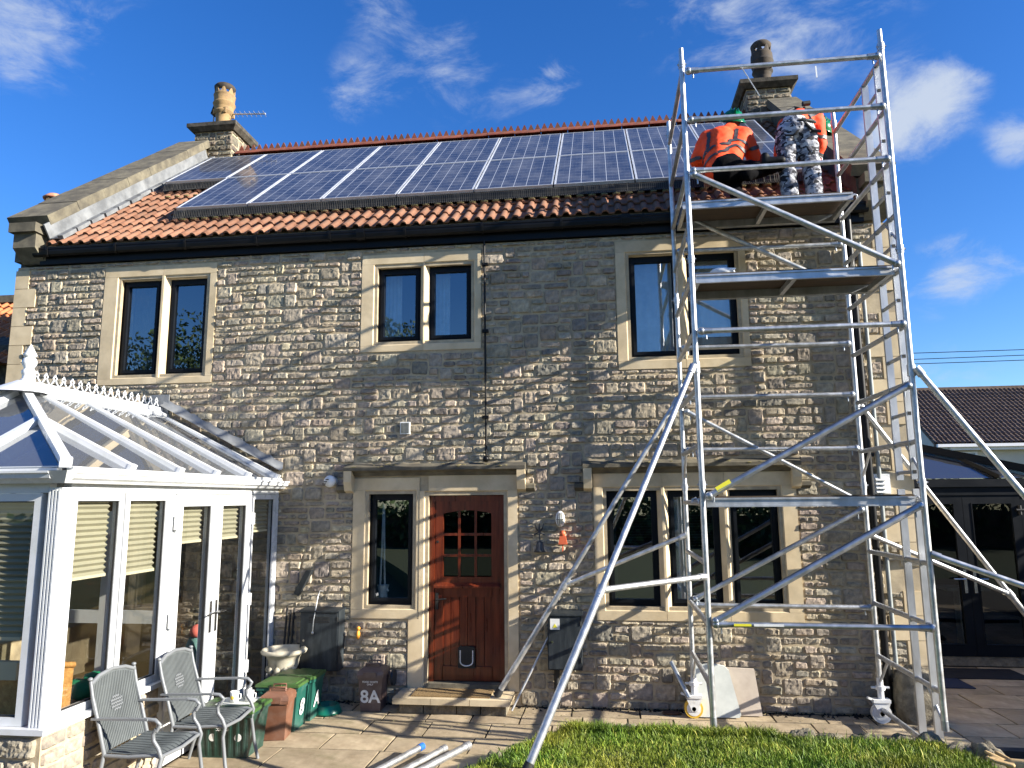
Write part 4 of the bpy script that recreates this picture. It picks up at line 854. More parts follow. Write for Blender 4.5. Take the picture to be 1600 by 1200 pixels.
xm_ = hm_[0]; pane([hm_, (eR, eF, EZ), (xm_, eF, EZ)]); pane([(RX, REND, RZc), hm_, (xm_, eF, EZ), (RX, eF, EZ)]); xl_ = RX-(hm_[0]-RX); pane([(RX, REND, RZc), (RX, eF, EZ), (xl_, eF, EZ), (xl_, hm_[1], hm_[2])]); pane([(xl_, hm_[1], hm_[2]), (xl_, eF, EZ), (eL, eF, EZ)])
def rbar(a, b, name='glazing_bar', w=.062, h=.05, cap=True):
    a = Vector(a); b = Vector(b); g = G(); up = Vector((0, 0, 1)); g.bar(a+up*.03, b+up*.03, w, h)
    g.build(name, 'upvc', cons)
    if cap:
        d = (b-a).normalized(); q = G(); q.bar(b+up*.025-d*.01, b+up*.025+d*.025, w*1.15, h*1.35); q.build('bar_end_cap', 'upvc', cons)
for y in bars_y: rbar((RX+.16, y, RZc-.075), (eR-.01, y, EZ+.005)); rbar((RX-.16, y, RZc-.075), (eL, y, EZ), cap=False)
rbar(hm_, (eR-.01, hm_[1], EZ+.005)); rbar(hm_, (xm_, eF+.01, EZ+.005)); rbar((RX, REND-.1, RZc-.05), (RX, eF+.01, EZ)); rbar((xl_, hm_[1], hm_[2]), (xl_, eF+.01, EZ))
rbar(hipm(.06), (eR+.0, eF+.0, EZ+.02), 'hip_bar', .068, .05); rbar((RX-.1, REND-.1, RZc-.05), (eL, eF, EZ), 'hip_bar', .068, .05)
g = G(); g.box(XS-.02, XS+.03, YC+.05, -.01, 2.405, 2.45); g.box(XW, XS-.03, YC-.03, YC+.02, 2.405, 2.45); g.build('eaves_beam', 'upvc', cons)
g = G(); g.prism([(RX-.13, RZc-.03), (RX-.12, RZc+.02), (RX-.055, RZc+.055), (RX-.045, RZc+.10), (RX+.045, RZc+.10), (RX+.055, RZc+.055), (RX+.12, RZc+.02), (RX+.13, RZc-.03), (RX+.10, RZc-.05), (RX-.10, RZc-.05)], 'y', REND-.02, -.01); rc = g.build('ridge_capping', 'upvc', cons)
G().box(RX-.09, RX+.09, REND, -.01, RZc-.14, RZc-.052).build('ridge_beam', 'gasket', cons)
g = G(); n = 14; V = [(RX+.055*math.cos(2*math.pi*i/n), REND-.02+.055*math.sin(2*math.pi*i/n), RZc+.10) for i in range(n)]+[(RX+.27*math.cos(2*math.pi*i/n), REND-.10+.24*math.sin(2*math.pi*i/n), RZc-.03) for i in range(n)]
g.add(V, [tuple(range(n))]+[(i, (i+1) % n, n+(i+1) % n, n+i) for i in range(n)], True); g.build('ridge_end_boss', 'upvc', cons)
g = G(); g.lathe([(.062, .0), (.062, .03), (.05, .035), (.05, .07), (.058, .085), (.058, .11), (.045, .125), (.04, .135), (.06, .17), (.064, .195), (.055, .225), (.035, .24), (.055, .25), (.058, .262), (.0, .37)], (RX, REND+.03, RZc+.09), 20); g.build('finial', 'upvc', cons)
y = REND+.13; cme = None
cg = G()
for s in (-1, 1): cg.path([(0, s*.052, 0), (0, s*.040, .018), (0, s*.022, .038), (0, s*.012, .062)], .0075, 6); cg.path([(0, s*.012, .060), (0, s*.024, .075), (0, s*.012, .092), (0, 0, .098)], .007, 6)
cg.path([(0, 0, .09), (0, 0, .112)], .008, 6); cg.path([(0, -.056, .0), (0, .056, .0)], .007, 6)
cme = mesh_of(cg, 'cresting', 'upvc')
while y < -.05: shared('cresting', cme, cons, (RX, y, RZc+.105)); y += .1175
# lead flashing where the roof meets the wall
g = G(); V = []; n = 30
for i in range(n+1):
    t = i/n; x = RX+.05+(XS+.0-RX)*t; z = RZc+.12+(EZ-RZc-.02)*t
    V += [(x, -.042, z+.10+.012*math.sin(i*1.7+math.sin(i*5))), (x, -.048, z+.03), (x-.01, -.10+.006*math.sin(i*2.3), z+.005)]
g.add(V, [(3*i+k, 3*i+k+1, 3*i+3+k+1, 3*i+3+k) for i in range(n) for k in range(2)], True); g.box(RX-.12, RX+.12, -.045, -.03, RZc+.02, RZc+.26); g.build('lead_flashing', 'lead', cons)
# inside
G().box(XW+.05, XS-.05, YC+.1, -.02, .02, .05).build('floor', 'tan', cons)
g = G(); g.box(-6.3, -5.0, -.10, -.025, .05, 2.3); g.build('inner_door_surround', 'tan', cons)
for k, (y0, z0, z1) in enumerate(((-1.95, .1, 2.05),)):
    pass
g = G()
for a, b, c, e in ((-5.85, -5.80, .05, 2.1), (-5.30, -5.24, .05, 2.1), (-5.80, -5.30, 2.0, 2.1), (-5.80, -5.30, .95, 1.08), (-5.80, -5.30, .05, .25), (-5.24, -5.18, .05, 2.1), (-4.68, -4.62, .05, 2.1), (-5.18, -4.68, 2.0, 2.1), (-5.18, -4.68, .95, 1.08), (-5.18, -4.68, .05, .25)): g.box(a, b, -.9, -.85, c, e)
o = g.build('folded_inner_door', 'upvc', cons)
G().box(-5.80, -4.68, -.88, -.87, .25, 2.0).build('inner_glass', 'glass', o)
G().box(-5.0, -4.93, -2.05, -1.95, .05, 2.2).build('timber_post', 'pinew', cons)
tbl = thing('pine_table', 'pine table inside the conservatory beside the wicker chair', 'table', (-4.4, -2.6, .05)); G().box(-4.7, -4.0, -2.95, -2.3, .70, .735).build('table_top', 'pinew', tbl)
for x in (-4.66, -4.04):
    for y in (-2.9, -2.35): G().box(x-.025, x+.025, y-.025, y+.025, .05, .70).build('leg', 'pinew', tbl)
cc = rock_mesh(.16, .11, .06, 5, 16, 10); cc.add(*(lambda q: ([(x+.02, y+.16, z+.03) for x, y, z in q.V], q.F))(rock_mesh(.09, .07, .06, 9, 12, 8))); tag(cc.build('green_gloves', 'greencloth', loc=(-4.02, -2.82, .79)), 'bright green gardening gloves heaped on the table inside the conservatory', 'gloves')
wc = thing('wicker_chair', 'honey coloured wicker chair behind the front conservatory glass', 'chair', (-4.35, -3.05, .05))
g = G(); V = []; n, m = 18, 10
for j in range(m+1):
    for i in range(n+1): a = math.pi*(.05+.9*i/n); zz = .05+.97*j/m; rx = .29+.03*j/m; V.append((-4.19+rx*math.cos(a)*1.0, -3.04-rx*.9*math.sin(a), zz+.06*math.sin(a)*(j/m)))
g.add(V, [(j*(n+1)+i, j*(n+1)+i+1, (j+1)*(n+1)+i+1, (j+1)*(n+1)+i) for j in range(m) for i in range(n)], True); g.build('woven_back', 'wicker', wc)
g = G(); g.path([V[m*(n+1)+i] for i in range(n+1)], .022, 8); g.build('rolled_rim', 'wicker', wc); G().box(-4.45, -3.95, -3.2, -2.97, .40, .46).build('seat', 'wicker', wc)
tag(G().box(-4.9, -4.1, -3.36, -3.30, .98, 1.10).add(*(lambda q: (q.V, q.F))(G().box(-5.2, -4.9, -3.36, -3.30, .98, 1.13))).build('storage_box', 'cream'), 'cream box standing behind the wicker chair inside the conservatory', 'box')
dl = thing('toy_figure', 'doll with pink head and teal clothes behind the conservatory door glass', 'doll', (-4.05, -1.15, .05))
g = G(); g.lathe([(.10, 0), (.13, .15), (.11, .40), (.07, .52)], (-4.05, -1.15, .35), 14); g.build('body', 'tealcloth', dl); G().sph((-4.05, -1.15, .93), .065, 14, 10).build('head', 'pinkcloth', dl); G().lathe([(.16, 0), (.16, .03), (.03, .04), (.03, .30)], (-4.05, -1.15, .05), 14).build('stand', 'pinew', dl)

# ------------------------------------------------------------------ dark glazed extension at the right
ext = thing('garden_room', 'dark grey glazed extension with double doors beside the house', 'conservatory', (5.2, 3.5, 0))
g = G(); g.box(3.22, 5.74, 2.40, 2.47, .0, .12); g.build('plinth', 'rock', ext)
g = G(); g.box(3.22, 5.74, 2.37, 2.47, 2.19, 2.36); g.box(3.22, 5.78, 2.33, 2.40, 2.30, 2.40); g.box(3.22, 3.98, 2.40, 2.46, .12, 2.19); g.build('fascia', 'grey_frame', ext)
def dleaf(x0, x1, name, hx):
    g = G(); w = .115; z0, z1 = .12, 2.19
    for a, b, c, e in ((x0, x1, z0, z0+.15), (x0, x1, z1-w, z1), (x0, x0+w, z0+.15, z1-w), (x1-w, x1, z0+.15, z1-w)): g.box(a, b, 2.385, 2.45, c, e)
    for a, b, c, e in ((x0+w-.012, x1-w+.012, z0+.138, z0+.15), (x0+w-.012, x1-w+.012, z1-w, z1-w+.012), (x0+w-.012, x0+w, z0+.15, z1-w), (x1-w, x1-w+.012, z0+.15, z1-w)): g.box(a, b, 2.378, 2.386, c, e)
    d = g.build(name, 'grey_frame', ext); G().box(x0+w-.005, x1-w+.005, 2.41, 2.42, z0+.145, z1-w+.005).build('pane', 'dglass', d)
    if hx:
        q = G(); q.box(hx-.018, hx+.018, 2.37, 2.386, .92, 1.22); s = 1 if hx > (x0+x1)/2 else -1; q.tube((hx, 2.35, 1.10), (hx-s*.0, 2.385, 1.10), .01, n=8); q.tube((hx, 2.345, 1.10), (hx-s*.15, 2.345, 1.10), .011, n=8); q.build('handle', 'steel', d)
        q = G(); xx = x1-.02 if s < 0 else x0+.02; q.tube((xx, 2.37, 1.93), (xx, 2.37, 2.05), .022, n=8); q.tube((xx-.05, 2.36, 1.99), (xx+.05, 2.36, 1.99), .018, n=8); q.build('hinge', 'gasket', d)
dleaf(4.0, 4.72, 'door', 4.66); dleaf(4.725, 5.44, 'door', 4.78); G().box(5.45, 5.72, 2.40, 2.46, .12, 2.19).build('corner_post', 'grey_frame', ext)
g = G(); hx_, hy_, hz_ = 3.24, 3.3, 3.16; fx = 5.82
pr_ = lambda P: pane2(P)
def pane2(P):
    P = [Vector(p) for p in P]; g = G(); V = P+[p+Vector((0, 0, .01)) for p in P]; n = len(P); g.add(V, [tuple(range(n)), tuple(range(n, 2*n))]+[(i, (i+1) % n, n+(i+1) % n, n+i) for i in range(n)]); return g.build('roof_pane', 'skyglass', ext)
MT['skyglass'] = glass('roof_solar_glass', (.25, .35, .45), .24, sky_sheen=.05)
t_ = lambda t: (hx_+(fx-hx_)*t, hy_+(2.4-hy_)*t, hz_+(2.42-hz_)*t)
pane2([(3.24, 2.36, 2.405), (5.20, 2.36, 2.405), t_(.66), (hx_, hy_, hz_)]); pane2([(5.23, 2.36, 2.405), (fx, 2.36, 2.405), t_(.67)])
g = G(); a = Vector((hx_, hy_, hz_+.05)); b = Vector((fx, 2.38, 2.47)); g.bar(a, b, .12, .10); g.build('hip_beam', 'grey_frame', ext)
g = G(); g.bar(Vector(t_(.64))+Vector((0, 0, .02)), (5.21, 2.34, 2.43), .07, .05); g.build('glazing_bar', 'grey_frame', ext)
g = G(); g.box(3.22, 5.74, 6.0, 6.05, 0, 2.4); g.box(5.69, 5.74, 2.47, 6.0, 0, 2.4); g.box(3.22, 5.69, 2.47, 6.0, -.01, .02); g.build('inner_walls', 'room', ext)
g = G(); g.hexa([(3.24, 3.36, 3.10), (5.76, 2.46, 2.36), (5.76, 6, 2.36), (3.24, 6, 3.10), (3.24, 3.36, 3.14), (5.76, 2.46, 2.40), (5.76, 6, 2.40), (3.24, 6, 3.14)]); g.build('rear_roof', 'grey_frame', ext)
pot_ = thing('red_pot', 'red plant pot seen through the left garden room door', 'plant pot', (4.45, 3.3, .02)); G().lathe([(.14, 0), (.2, .3), (.21, .32), (.19, .32)], (4.45, 3.3, .5), 18).build('pot', 'redpl', pot_); G().box(4.2, 4.7, 3.1, 3.5, .45, .5).build('shelf', 'room', pot_)
pl_ = thing('white_pedestal', 'white pedestal table inside the right garden room door', 'table', (5.0, 3.3, .02)); G().box(4.72, 5.3, 3.1, 3.5, .86, .90).build('table_top', 'white', pl_); G().box(4.92, 5.08, 3.22, 3.38, .02, .86).build('leg', 'white', pl_)
o = G().hexa([(3.95, 1.66, .002), (5.0, 1.66, .002), (5.0, 2.20, .002), (3.95, 2.20, .002), (3.95, 1.66, .014), (5.0, 1.66, .014), (5.0, 2.20, .014), (3.95, 2.20, .014)]).build('doormat', 'rubber'); tag(o, 'wide black rubber mat in front of the dark garden room doors', 'doormat')
o = G().box(3.62, 4.13, 1.18, 1.64, .002, .013).build('doormat', 'bluemat'); tag(o, 'small navy mat on the paving near the house corner', 'doormat')
tag(rock_mesh(.22, .16, .28, 15, 18, 12).build('boulder', 'rock', loc=(2.99, -.16, .22)), 'pale rough boulder at the foot of the house corner behind the ladder', 'rock')
g = G(); g.box(3.05, 7.0, -1.14, -1.04, -.02, .05); o = g.build('kerb_edging', 'rubber'); tag(o, 'dark straight edging strip crossing the right hand paving', 'edging')

# ------------------------------------------------------------------ neighbouring houses
def tiled_sheet(name, x0, x1, y0, z0, y1, z1, px_, rows, m, parent, roll=.035, sl=0):
    g = G(); L_ = math.hypot(y1-y0, z1-z0); n = int((x1-x0)/px_)*6; V = []; F = []; ny, nz = -(z1-z0)/L_, (y1-y0)/L_; cnt = 0
    for j in range(rows):
        for e, lift in ((0, .035), (1, 0.0)):
            t = (j+e)/rows
            for i in range(n+1):
                x = x0+(x1-x0)*i/n; ph = (i % 6)/6; h = roll*max(0, math.sin(2*math.pi*ph)) + lift; xx = x - sl*(1-t) if i == 0 else x
                V.append((x-sl*t*0, y0+(y1-y0)*t+ny*h, z0+(z1-z0)*t+nz*h))
        b = j*2*(n+1); F += [(b+i, b+i+1, b+n+2+i, b+n+1+i) for i in range(n)]
        if j: F += [(b-n-1+i, b-n+i, b+i+1, b+i) for i in range(n)]
    g.add(V, F, False); o = g.build(name, m, parent, fixn=False); o['kind'] = 'stuff'; return o
nh = thing('neighbour_house', 'cream rendered house with brown tiled roof beyond the garden room', 'house', (16, 20, 0))
G().prism([(18, -.2), (18, 3.95), (21.2, 6.0), (24.4, 3.95), (24.4, -.2)], 'x', 10.98, 30).build('wall', 'render', nh)
rf = G().prism([(17.75, 3.83), (21.2, 6.12), (24.6, 3.85), (24.6, 3.75), (21.2, 6.0), (17.75, 3.75)], 'x', 10.95, 30.1).build('roof', 'rooftile', nh)
tiled_sheet('roof_tiles', 10.9, 30.1, 17.7, 3.88, 21.2, 6.16, .15, 15, 'rooftile', rf, .05)
G().box(10.9, 30.1, 21.1, 21.3, 6.13, 6.24).build('ridge', 'rooftile', rf)
g = G(); g.box(10.95, 30.1, 17.6, 17.72, 3.76, 3.86); g.build('gutter', 'winwhite', nh); G().box(10.9, 30.1, 17.72, 18.0, 3.66, 3.76).build('soffit', 'winwhite', nh)
G().tube((11.35, 17.66, 3.76), (11.35, 17.93, 3.5), .04, n=8).build('downpipe', 'winwhite', nh)
for x0 in (11.75, 14.0, 17.0, 20.0):
    w = 1.15 if x0 > 12 else .62
    if x0 == 11.75: x0 = 11.68
    g = G(); g.box(x0, x0+w, 17.94, 17.995, 2.5, 3.62); W_ = g.build('window', 'winwhite', nh)
    k = 2 if w < 1 else 3
    for i in range(k): a = x0+.05+i*(w-.1)/k; G().box(a+.03, a+(w-.1)/k-.03, 17.925, 17.938, 2.56, 3.56).build('pane', 'bluish', W_)
lh = thing('adjoining_house', 'neighbouring house with orange pantile roof at the far left', 'house', (-13, 7, 0))
G().prism([(4.2, 0), (4.2, 5.2), (6.4, 6.5), (9, 5), (9, 0)], 'x', -17, -8.5).build('wall', 'sooty', lh)
rf = G().prism([(4.0, 4.8), (6.0, 6.55), (8, 4.8)], 'x', -17, -8.2).build('roof', 'orangetile', lh); tiled_sheet('roof_tiles', -17, -8.2, 3.9, 4.75, 6.0, 6.60, .2, 8, 'orangetile', rf, .05)
G().box(-17, -8.2, 5.85, 6.15, 6.56, 6.72).build('ridge', 'weathered', rf)
fl = thing('chimney_pot', 'short terracotta chimney pot rising behind the left coping', 'chimney pot', (-10.87, 4.5, 6.5)); G().box(-11.2, -10.5, 4.2, 4.9, 6.2, 7.75).build('stack', 'sooty', fl)
g = G(); g.lathe([(.15, 0), (.16, .14), (.19, .17), (.17, .21), (.185, .25), (.19, .36), (.17, .40)], (-10.87, 4.5, 7.75), 20)
for k in range(8):
    a = 2*math.pi*k/8; g.add([(-10.87+.18*math.cos(a-.3), 4.5+.18*math.sin(a-.3), 8.14), (-10.87+.18*math.cos(a+.3), 4.5+.18*math.sin(a+.3), 8.14), (-10.87+.18*math.cos(a), 4.5+.18*math.sin(a), 8.27)], [(0, 1, 2)])
g.build('pot', 'pot', fl); G().lathe([(.0, .13), (.12, .11), (.21, .03), (.20, .0), (.0, .06)], (-10.87, 4.5, 8.22), 20).build('pot_cap', 'redpot', fl)
for k, (z0, z1) in enumerate(((7.39, 7.70), (7.15, 7.55), (6.98, 7.35))):
    pts = [(10.5+i*3.0, 20, z0+(z1-z0)*i/4-.25*math.sin(math.pi*i/10)) for i in range(9)]
    o = G().path(pts, .014, 5).build('overhead_cable', 'black'); tag(o, ['uppermost overhead cable crossing the sky above the brown roof', 'middle overhead cable of the three above the brown roof', 'lowest overhead cable of the three above the brown roof'][k], 'cable', 'overhead cables')
# trees and hedge seen in the glass, right hand hedge added for its shade
def foliage(name, c, sx, sy, sz, n, leaf, parent, r):
    k = r.normal(size=(n, 3)); k /= np.linalg.norm(k, axis=1)[:, None]; rad = r.random(n)**.4
    cl = vnoise(k[:, 0]*3+7, k[:, 2]*3+k[:, 1]*2, 3); P = k*rad[:, None]*(.7+.5*cl[:, None])*np.array([sx, sy, sz])+np.array(c)
    a = r.normal(size=(n, 3)); a /= np.linalg.norm(a, axis=1)[:, None]; b = np.cross(a, r.normal(size=(n, 3))); b /= np.linalg.norm(b, axis=1)[:, None]
    s = leaf*(.6+.8*r.random((n, 1))); V = np.stack([P-a*s, P+b*s*.5, P+a*s, P-b*s*.5], 1).reshape(-1, 3)
    me = bpy.data.meshes.new(name); me.from_pydata(V.tolist(), [], [(4*i, 4*i+1, 4*i+2, 4*i+3) for i in range(n)]); me.materials.append(MT['leaf']); col_attr(me, np.repeat((.6+.9*r.random((n, 1)))*np.ones((1, 3)), 4, 0))
    o = bpy.data.objects.new(name, me); COL.objects.link(o); attach(o, parent); return o
fr = np.random.default_rng(8)
hd = thing('hedge', 'tall dense hedge added out of view to shade the right hand paving', 'hedge', (8.9, 0, 0)); foliage('foliage', (8.9, .3, 1.25), .75, 3.6, 1.75, 9000, .10, hd, fr); G().box(8.5, 9.3, -2.7, 3.6, 0, 2.2).build('stems', 'bark', hd)  # unseen blocker, added so its shadow falls on the right hand paving
for k, (x, y, h, s) in enumerate(((-19, -24, 10.5, 4.4), (-12, -27, 12, 4.2), (-3, -30, 8, 4), (6, -29, 7, 4.2), (14, -27, 7.5, 4), (22, -24, 7, 4))):
    t = thing('garden_tree', ['tall leafy tree mirrored in the upper left window', 'broad leafy tree behind the viewpoint', 'round green tree at the foot of the garden', 'low spreading tree at the foot of the garden', 'bushy tree near the garden corner', 'leafy tree by the far boundary'][k], 'tree', (x, y, 0))
    g = G(); g.path([(x, y, 0), (x+.1, y, h*.3), (x-.1, y+.1, h*.6), (x, y, h*.8)], [.28, .22, .15, .06], 8)
    for q in range(7): a = q*2.4; z = h*(.3+.06*q); g.path([(x, y, z), (x+1.2*math.cos(a), y+1.2*math.sin(a), z+.8), (x+2.2*math.cos(a), y+2.2*math.sin(a), z+1.7)], [.1, .06, .02], 6)
    g.build('trunk', 'bark', t); foliage('crown', (x, y, h*.62), s, s, h*.42, 16000 if k < 2 else 6000, .11 if k < 2 else .17, t, fr)
gw = thing('garden_hedge', 'long low hedge closing the garden behind the viewpoint', 'hedge', (0, -21, 0)); foliage('foliage', (0, -21, 1.0), 24, 1.1, 1.6, 16000, .16, gw, fr); G().box(-22, 22, -21.4, -20.6, 0, 1.5).build('stems', 'bark', gw)

# ------------------------------------------------------------------ solar panels
PW, PL, PX, PY = .985, 1.56, 1.003, 1.575
def panel_proto():
    e = bpy.data.objects.new('solar_panel', None); COL.objects.link(e)
    local(G().box(.012, PW-.012, .012, PL-.012, .028, .0355).build('cell_sheet', 'solar'), e)
    g = G(); w = .017
    g.box(0, PW, 0, w, 0, .04); g.box(0, PW, PL-w, PL, 0, .04); g.box(0, w, w, PL-w, 0, .04); g.box(PW-w, PW, w, PL-w, 0, .04); local(g.build('frame', 'pframe'), e)
    g = G(); g.box(.0, PW+.018, .35, .385, -.045, 0); g.box(.0, PW+.018, 1.15, 1.185, -.045, 0); local(g.build('rail', 'aluflat'), e)
    return e
proto = panel_proto(); first = True
ordn = ['first', 'second', 'third', 'fourth', 'fifth', 'sixth', 'seventh', 'eighth', 'ninth']
for row in (0, 1):
    for k in range(-1 if row else 0, 8):
        x = -5.56+k*PX; y0 = .39+row*PY*CP; z0 = 5.7+M_*y0
        o = proto if first else copy_tree(proto); first = False
        o.location = (x+.01, y0, z0); o.rotation_euler = (PITCH, 0, 0)
        i = k+(1 if row else 0); nm = 'upper' if row else 'lower'
        lab = f'{ordn[i]} solar panel from the left in the {nm} row on the pantile roof'
        if row and k == -1: lab = 'lone outer solar panel of the upper row, beside the left chimney'
        if k == 7: lab = f'last solar panel of the {nm} row, partly hidden behind the roof workers'
        tag(o, lab, 'solar panel', 'solar panels in two rows on the roof')
def bird_guard(xa, xb, yb, label):
    t = thing('bird_guard', label, 'bird guard', ((xa+xb)/2, yb, 5.7+M_*yb)); g = G(); r = random.Random(3); x = xa
    z0 = 5.7+M_*yb
    while x < xb:
        d = r.uniform(-.004, .004); g.bar((x, yb-.012, z0+.005), (x+d, yb-.026, z0-.10), .005, .004); g.bar((x+d, yb-.026, z0-.10), (x+.012, yb-.060, z0-.135), .005, .004); x += .0245
    o = g.build('wires', 'bird', t, fixn=False); o['kind'] = 'stuff'
    g = G(); g.bar((xa, yb-.016, z0-.02), (xb, yb-.016, z0-.02), .004, .004); g.bar((xa, yb-.032, z0-.11), (xb, yb-.032, z0-.11), .004, .004); g.build('cross_wire', 'bird', t)
    G().bar((xa, yb+.025, z0-.05), (xb, yb+.025, z0-.05), .004, .09).build('panel_gap_shade', 'gasket', t)  # dark strip standing in for the shadow beneath the panels
bird_guard(-5.57, 2.47, .385, 'long wire bird guard under the lower edge of the solar array')
bird_guard(-6.56, -5.56, .39+PY*CP-.005, 'short wire bird guard under the lone upper left panel')
# aerial
ae = thing('tv_aerial', 'television aerial with a long boom fixed to the left chimney', 'aerial', (-7.05, 4.2, 8.9))
G().tube((-7.28, 4.05, 8.5), (-7.28, 4.05, 9.62), .018, n=8).build('mast', 'alu', ae)
g = G(); a = Vector((-7.28, 4.0, 9.52)); b = Vector((-6.08, 3.75, 9.30)); g.tube(a, b, .015, n=6); g.build('boom', 'alu', ae)
g = G()
for k in range(11):
    p = a+(b-a)*(.12+.086*k); g.tube(p+Vector((.0, -.07, .022)), p+Vector((0, .07, -.022)), .005, n=5)
g.build('director_rods', 'alu', ae)
g = G()
for s in (-1, 1): g.bar(a+Vector((.02, 0, 0)), a+Vector((.16, -.12, s*.14)), .11, .012)
g.build('reflector', 'greymetal', ae)

# ------------------------------------------------------------------ scaffold tower
TX0, TX1, TF, TR = .825, 2.620, -1.66, -.245
TL0 = .33
tw = thing('scaffold_tower', 'tall aluminium scaffold tower with platforms and outriggers against the house', 'scaffold', (1.72, -.95, 0))
def part(g, name, m='alu', parent=tw): return g.build(name, m, parent)
TUB = .0254
zr = [.13+.503*k for k in range(13)]
for (x, y, zb, zt) in ((TX0, TF, TL0, 6.42), (TX1, TF, TL0+.02, 6.44), (TX0, TR, .30, 6.44), (TX1, TR, .30, 6.44)):
    g = G(); g.tube((x, y, zb), (x, y, zt-.14), TUB, n=14); g.tube((x, y, zt-.14), (x, y, zt), .0215, n=14); p = part(g, 'post')
    for z in (2.30, 4.33, zt-.17):
        q = G(); q.tube((x, y, z-.035), (x, y, z+.035), .031, n=14); q.tube((x, y, z-.012), (x, y, z+.012), .034, n=14)
        for s in (-1, 1): q.tube((x+.03*s, y-.012, z), (x+.042*s, y-.012, z), .008, n=6)
        q.build('collar', 'aluflat', p)
    if y == TF: G().tube((x, y, zb-.005), (x, y, zb+.07), .0285, n=12).build('foot_cap', 'galv', p)
for k, z in enumerate(zr):
    for x in (TX0, TX1):
        if k == 0 and x == TX0: continue
        a, b = (TR, TF)
        g = G(); g.tube((x, a, z), (x, b, z), .0235, n=10); part(g, 'rung', 'aluflat')
# gusset braces low on the end frames
for x in (TX0, TX1):
    for z in (.63, 2.64, 4.66):
        g = G(); g.tube((x, TF+.02, z-.24), (x, TF+.26, z-.01), .013, n=8); part(g, 'corner_brace'); g = G(); g.tube((x, TR-.02, z-.24), (x, TR-.26, z-.01), .013, n=8); part(g, 'corner_brace')
# built-in ladder in the right-hand end frame, in three lengths
for (za, zb) in ((.18, 2.25), (2.33, 4.22), (4.16+.1, 6.16)):
    for y in (-1.19, -1.52):
        g = G(); g.box(TX1-.026, TX1+.034, y-.014, y+.014, za, zb); st = part(g, 'ladder_stile', 'aluflat')
    z = math.ceil((za-.13-.05)/.2515)*.2515+.13
    while z < zb-.03:
        if abs(((z-.13)/.503) - round((z-.13)/.503)) > .2: part(G().tube((TX1, -1.53, z), (TX1, -1.18, z), .017, n=10), 'ladder_rung', 'aluflat')
        part(G().box(TX1-.014, TX1+.016, -1.5365, -1.5335, z-.015, z+.015), 'rung_end', 'gasket'); z += .503
def hook(g, p, d):   # snap-on claw at a brace end
    p = Vector(p); g.tube(p-Vector((0, 0, .0))+d*.0, p+d*.09, .031, .027, n=10); g.sph(p, .036, 10, 6)
def brace(a, b, name='horizontal_brace', m='alu', r=.0235):
    a = Vector(a); b = Vector(b); d = (b-a).normalized(); g = G(); g.tube(a, b, r, n=12); o = part(g, name, m)
    for c_, dd in ((a, d), (b, -d)):
        q = G(); hook(q, c_+dd*.01, dd); q.tube(c_+dd*.05+Vector((0, 0, -.02)), c_+dd*.05+Vector((0, 0, -.075)), .007, n=6); q.build('claw', 'galv', o)
    return o
F_, Rr_ = TF-.045, TR-.045
e = .045
for z in (zr[12]-.01, zr[11], zr[10], zr[7]): brace((TX0+e, F_, z), (TX1-e, F_, z))
bb = brace((TX0+e, F_, zr[2]+.01), (TX1-e, F_, zr[2]), m='galv')
for z in (4.88, 3.79, 3.25, 2.69, 1.105): brace((TX0+e, TR-.04, z), (TX1-e, TR-.04, z-.01))
brace((TX0+e, F_, zr[10]-.03), (TX1-e, F_, zr[8]+.03), 'diagonal_brace', r=.027)
brace((TX0+e, F_, zr[4]+.06), (TX1-e, F_, zr[6]-.03), 'diagonal_brace', 'galv', r=.028)
brace((TX0+e, F_, zr[2]+.03), (TX1-e, F_, zr[4]-.03), 'diagonal_brace', 'galv', r=.028)
brace((TX0+e, TR-.04, 5.33), (TX1-e, TR-.04, 4.38), 'diagonal_brace', r=.027); brace((TX0+e, TR-.04, 3.10), (TX1-e, TR-.04, 2.13), 'diagonal_brace', r=.022); brace((TX0+e, TR-.04, 1.16), (TX1-e, TR-.04, 2.06), 'diagonal_brace', 'galv', r=.026)
for (x, z) in ((1.02, 2.32), (2.1, 1.90)): pass
g = G(); g.bar((.935, F_-.026, 2.255), (1.055, F_-.026, 2.325), .045, .002, up=(0, -1, 0)); part(g, 'yellow_label', 'yellowlab')
g = G(); g.bar((1.02, F_-.0265, zr[2]+.01), (1.16, F_-.0265, zr[2]+.01), .02, .002, up=(0, -1, 0)); part(g, 'yellow_label', 'yellowlab')
g = G(); g.bar((1.18, F_-.0265, zr[2]+.01), (1.42, F_-.0265, zr[2]+.01), .02, .002, up=(0, -1, 0)); part(g, 'white_label', 'white')
def platform(y0, y1, z, xa=TX0+.04, xb=TX1-.04):
    g = G()
    for y in (y0, y1-.03): g.box(xa, xb, y, y+.03, z-.075, z+.0); g.box(xa, xb, y-.012 if y == y0 else y+.03, y if y == y0 else y+.042, z-.016, z+.0); g.box(xa, xb, y-.012 if y == y0 else y+.03, y if y == y0 else y+.042, z-.079, z-.065)
    for x in (xa+.0, (xa+xb)/2, xb-.04): g.box(x, x+.04, y0+.03, y1-.03, z-.07, z-.02)
    p = part(g, 'platform_frame', 'aluflat'); G().box(xa+.002, xb-.002, y0+.002, y1-.002, z+.001, z+.014).build('deck', 'ply', p)
    for x in (xa, xb):
        for y in (y0+.05, y1-.05):
            s = -1 if x == xa else 1; q = G(); q.path([(x, y, z-.03), (x+s*.03, y, z-.0), (x+s*.055, y, z-.012), (x+s*.06, y, z-.05)], .012, 6); q.build('hook', 'alu', p)
    return p
platform(-.87, -.27, zr[10]+.045, xb=TX1-.08); platform(-1.60, -1.0, zr[8]+.045); platform(-1.60, -1.0, zr[4]+.045)
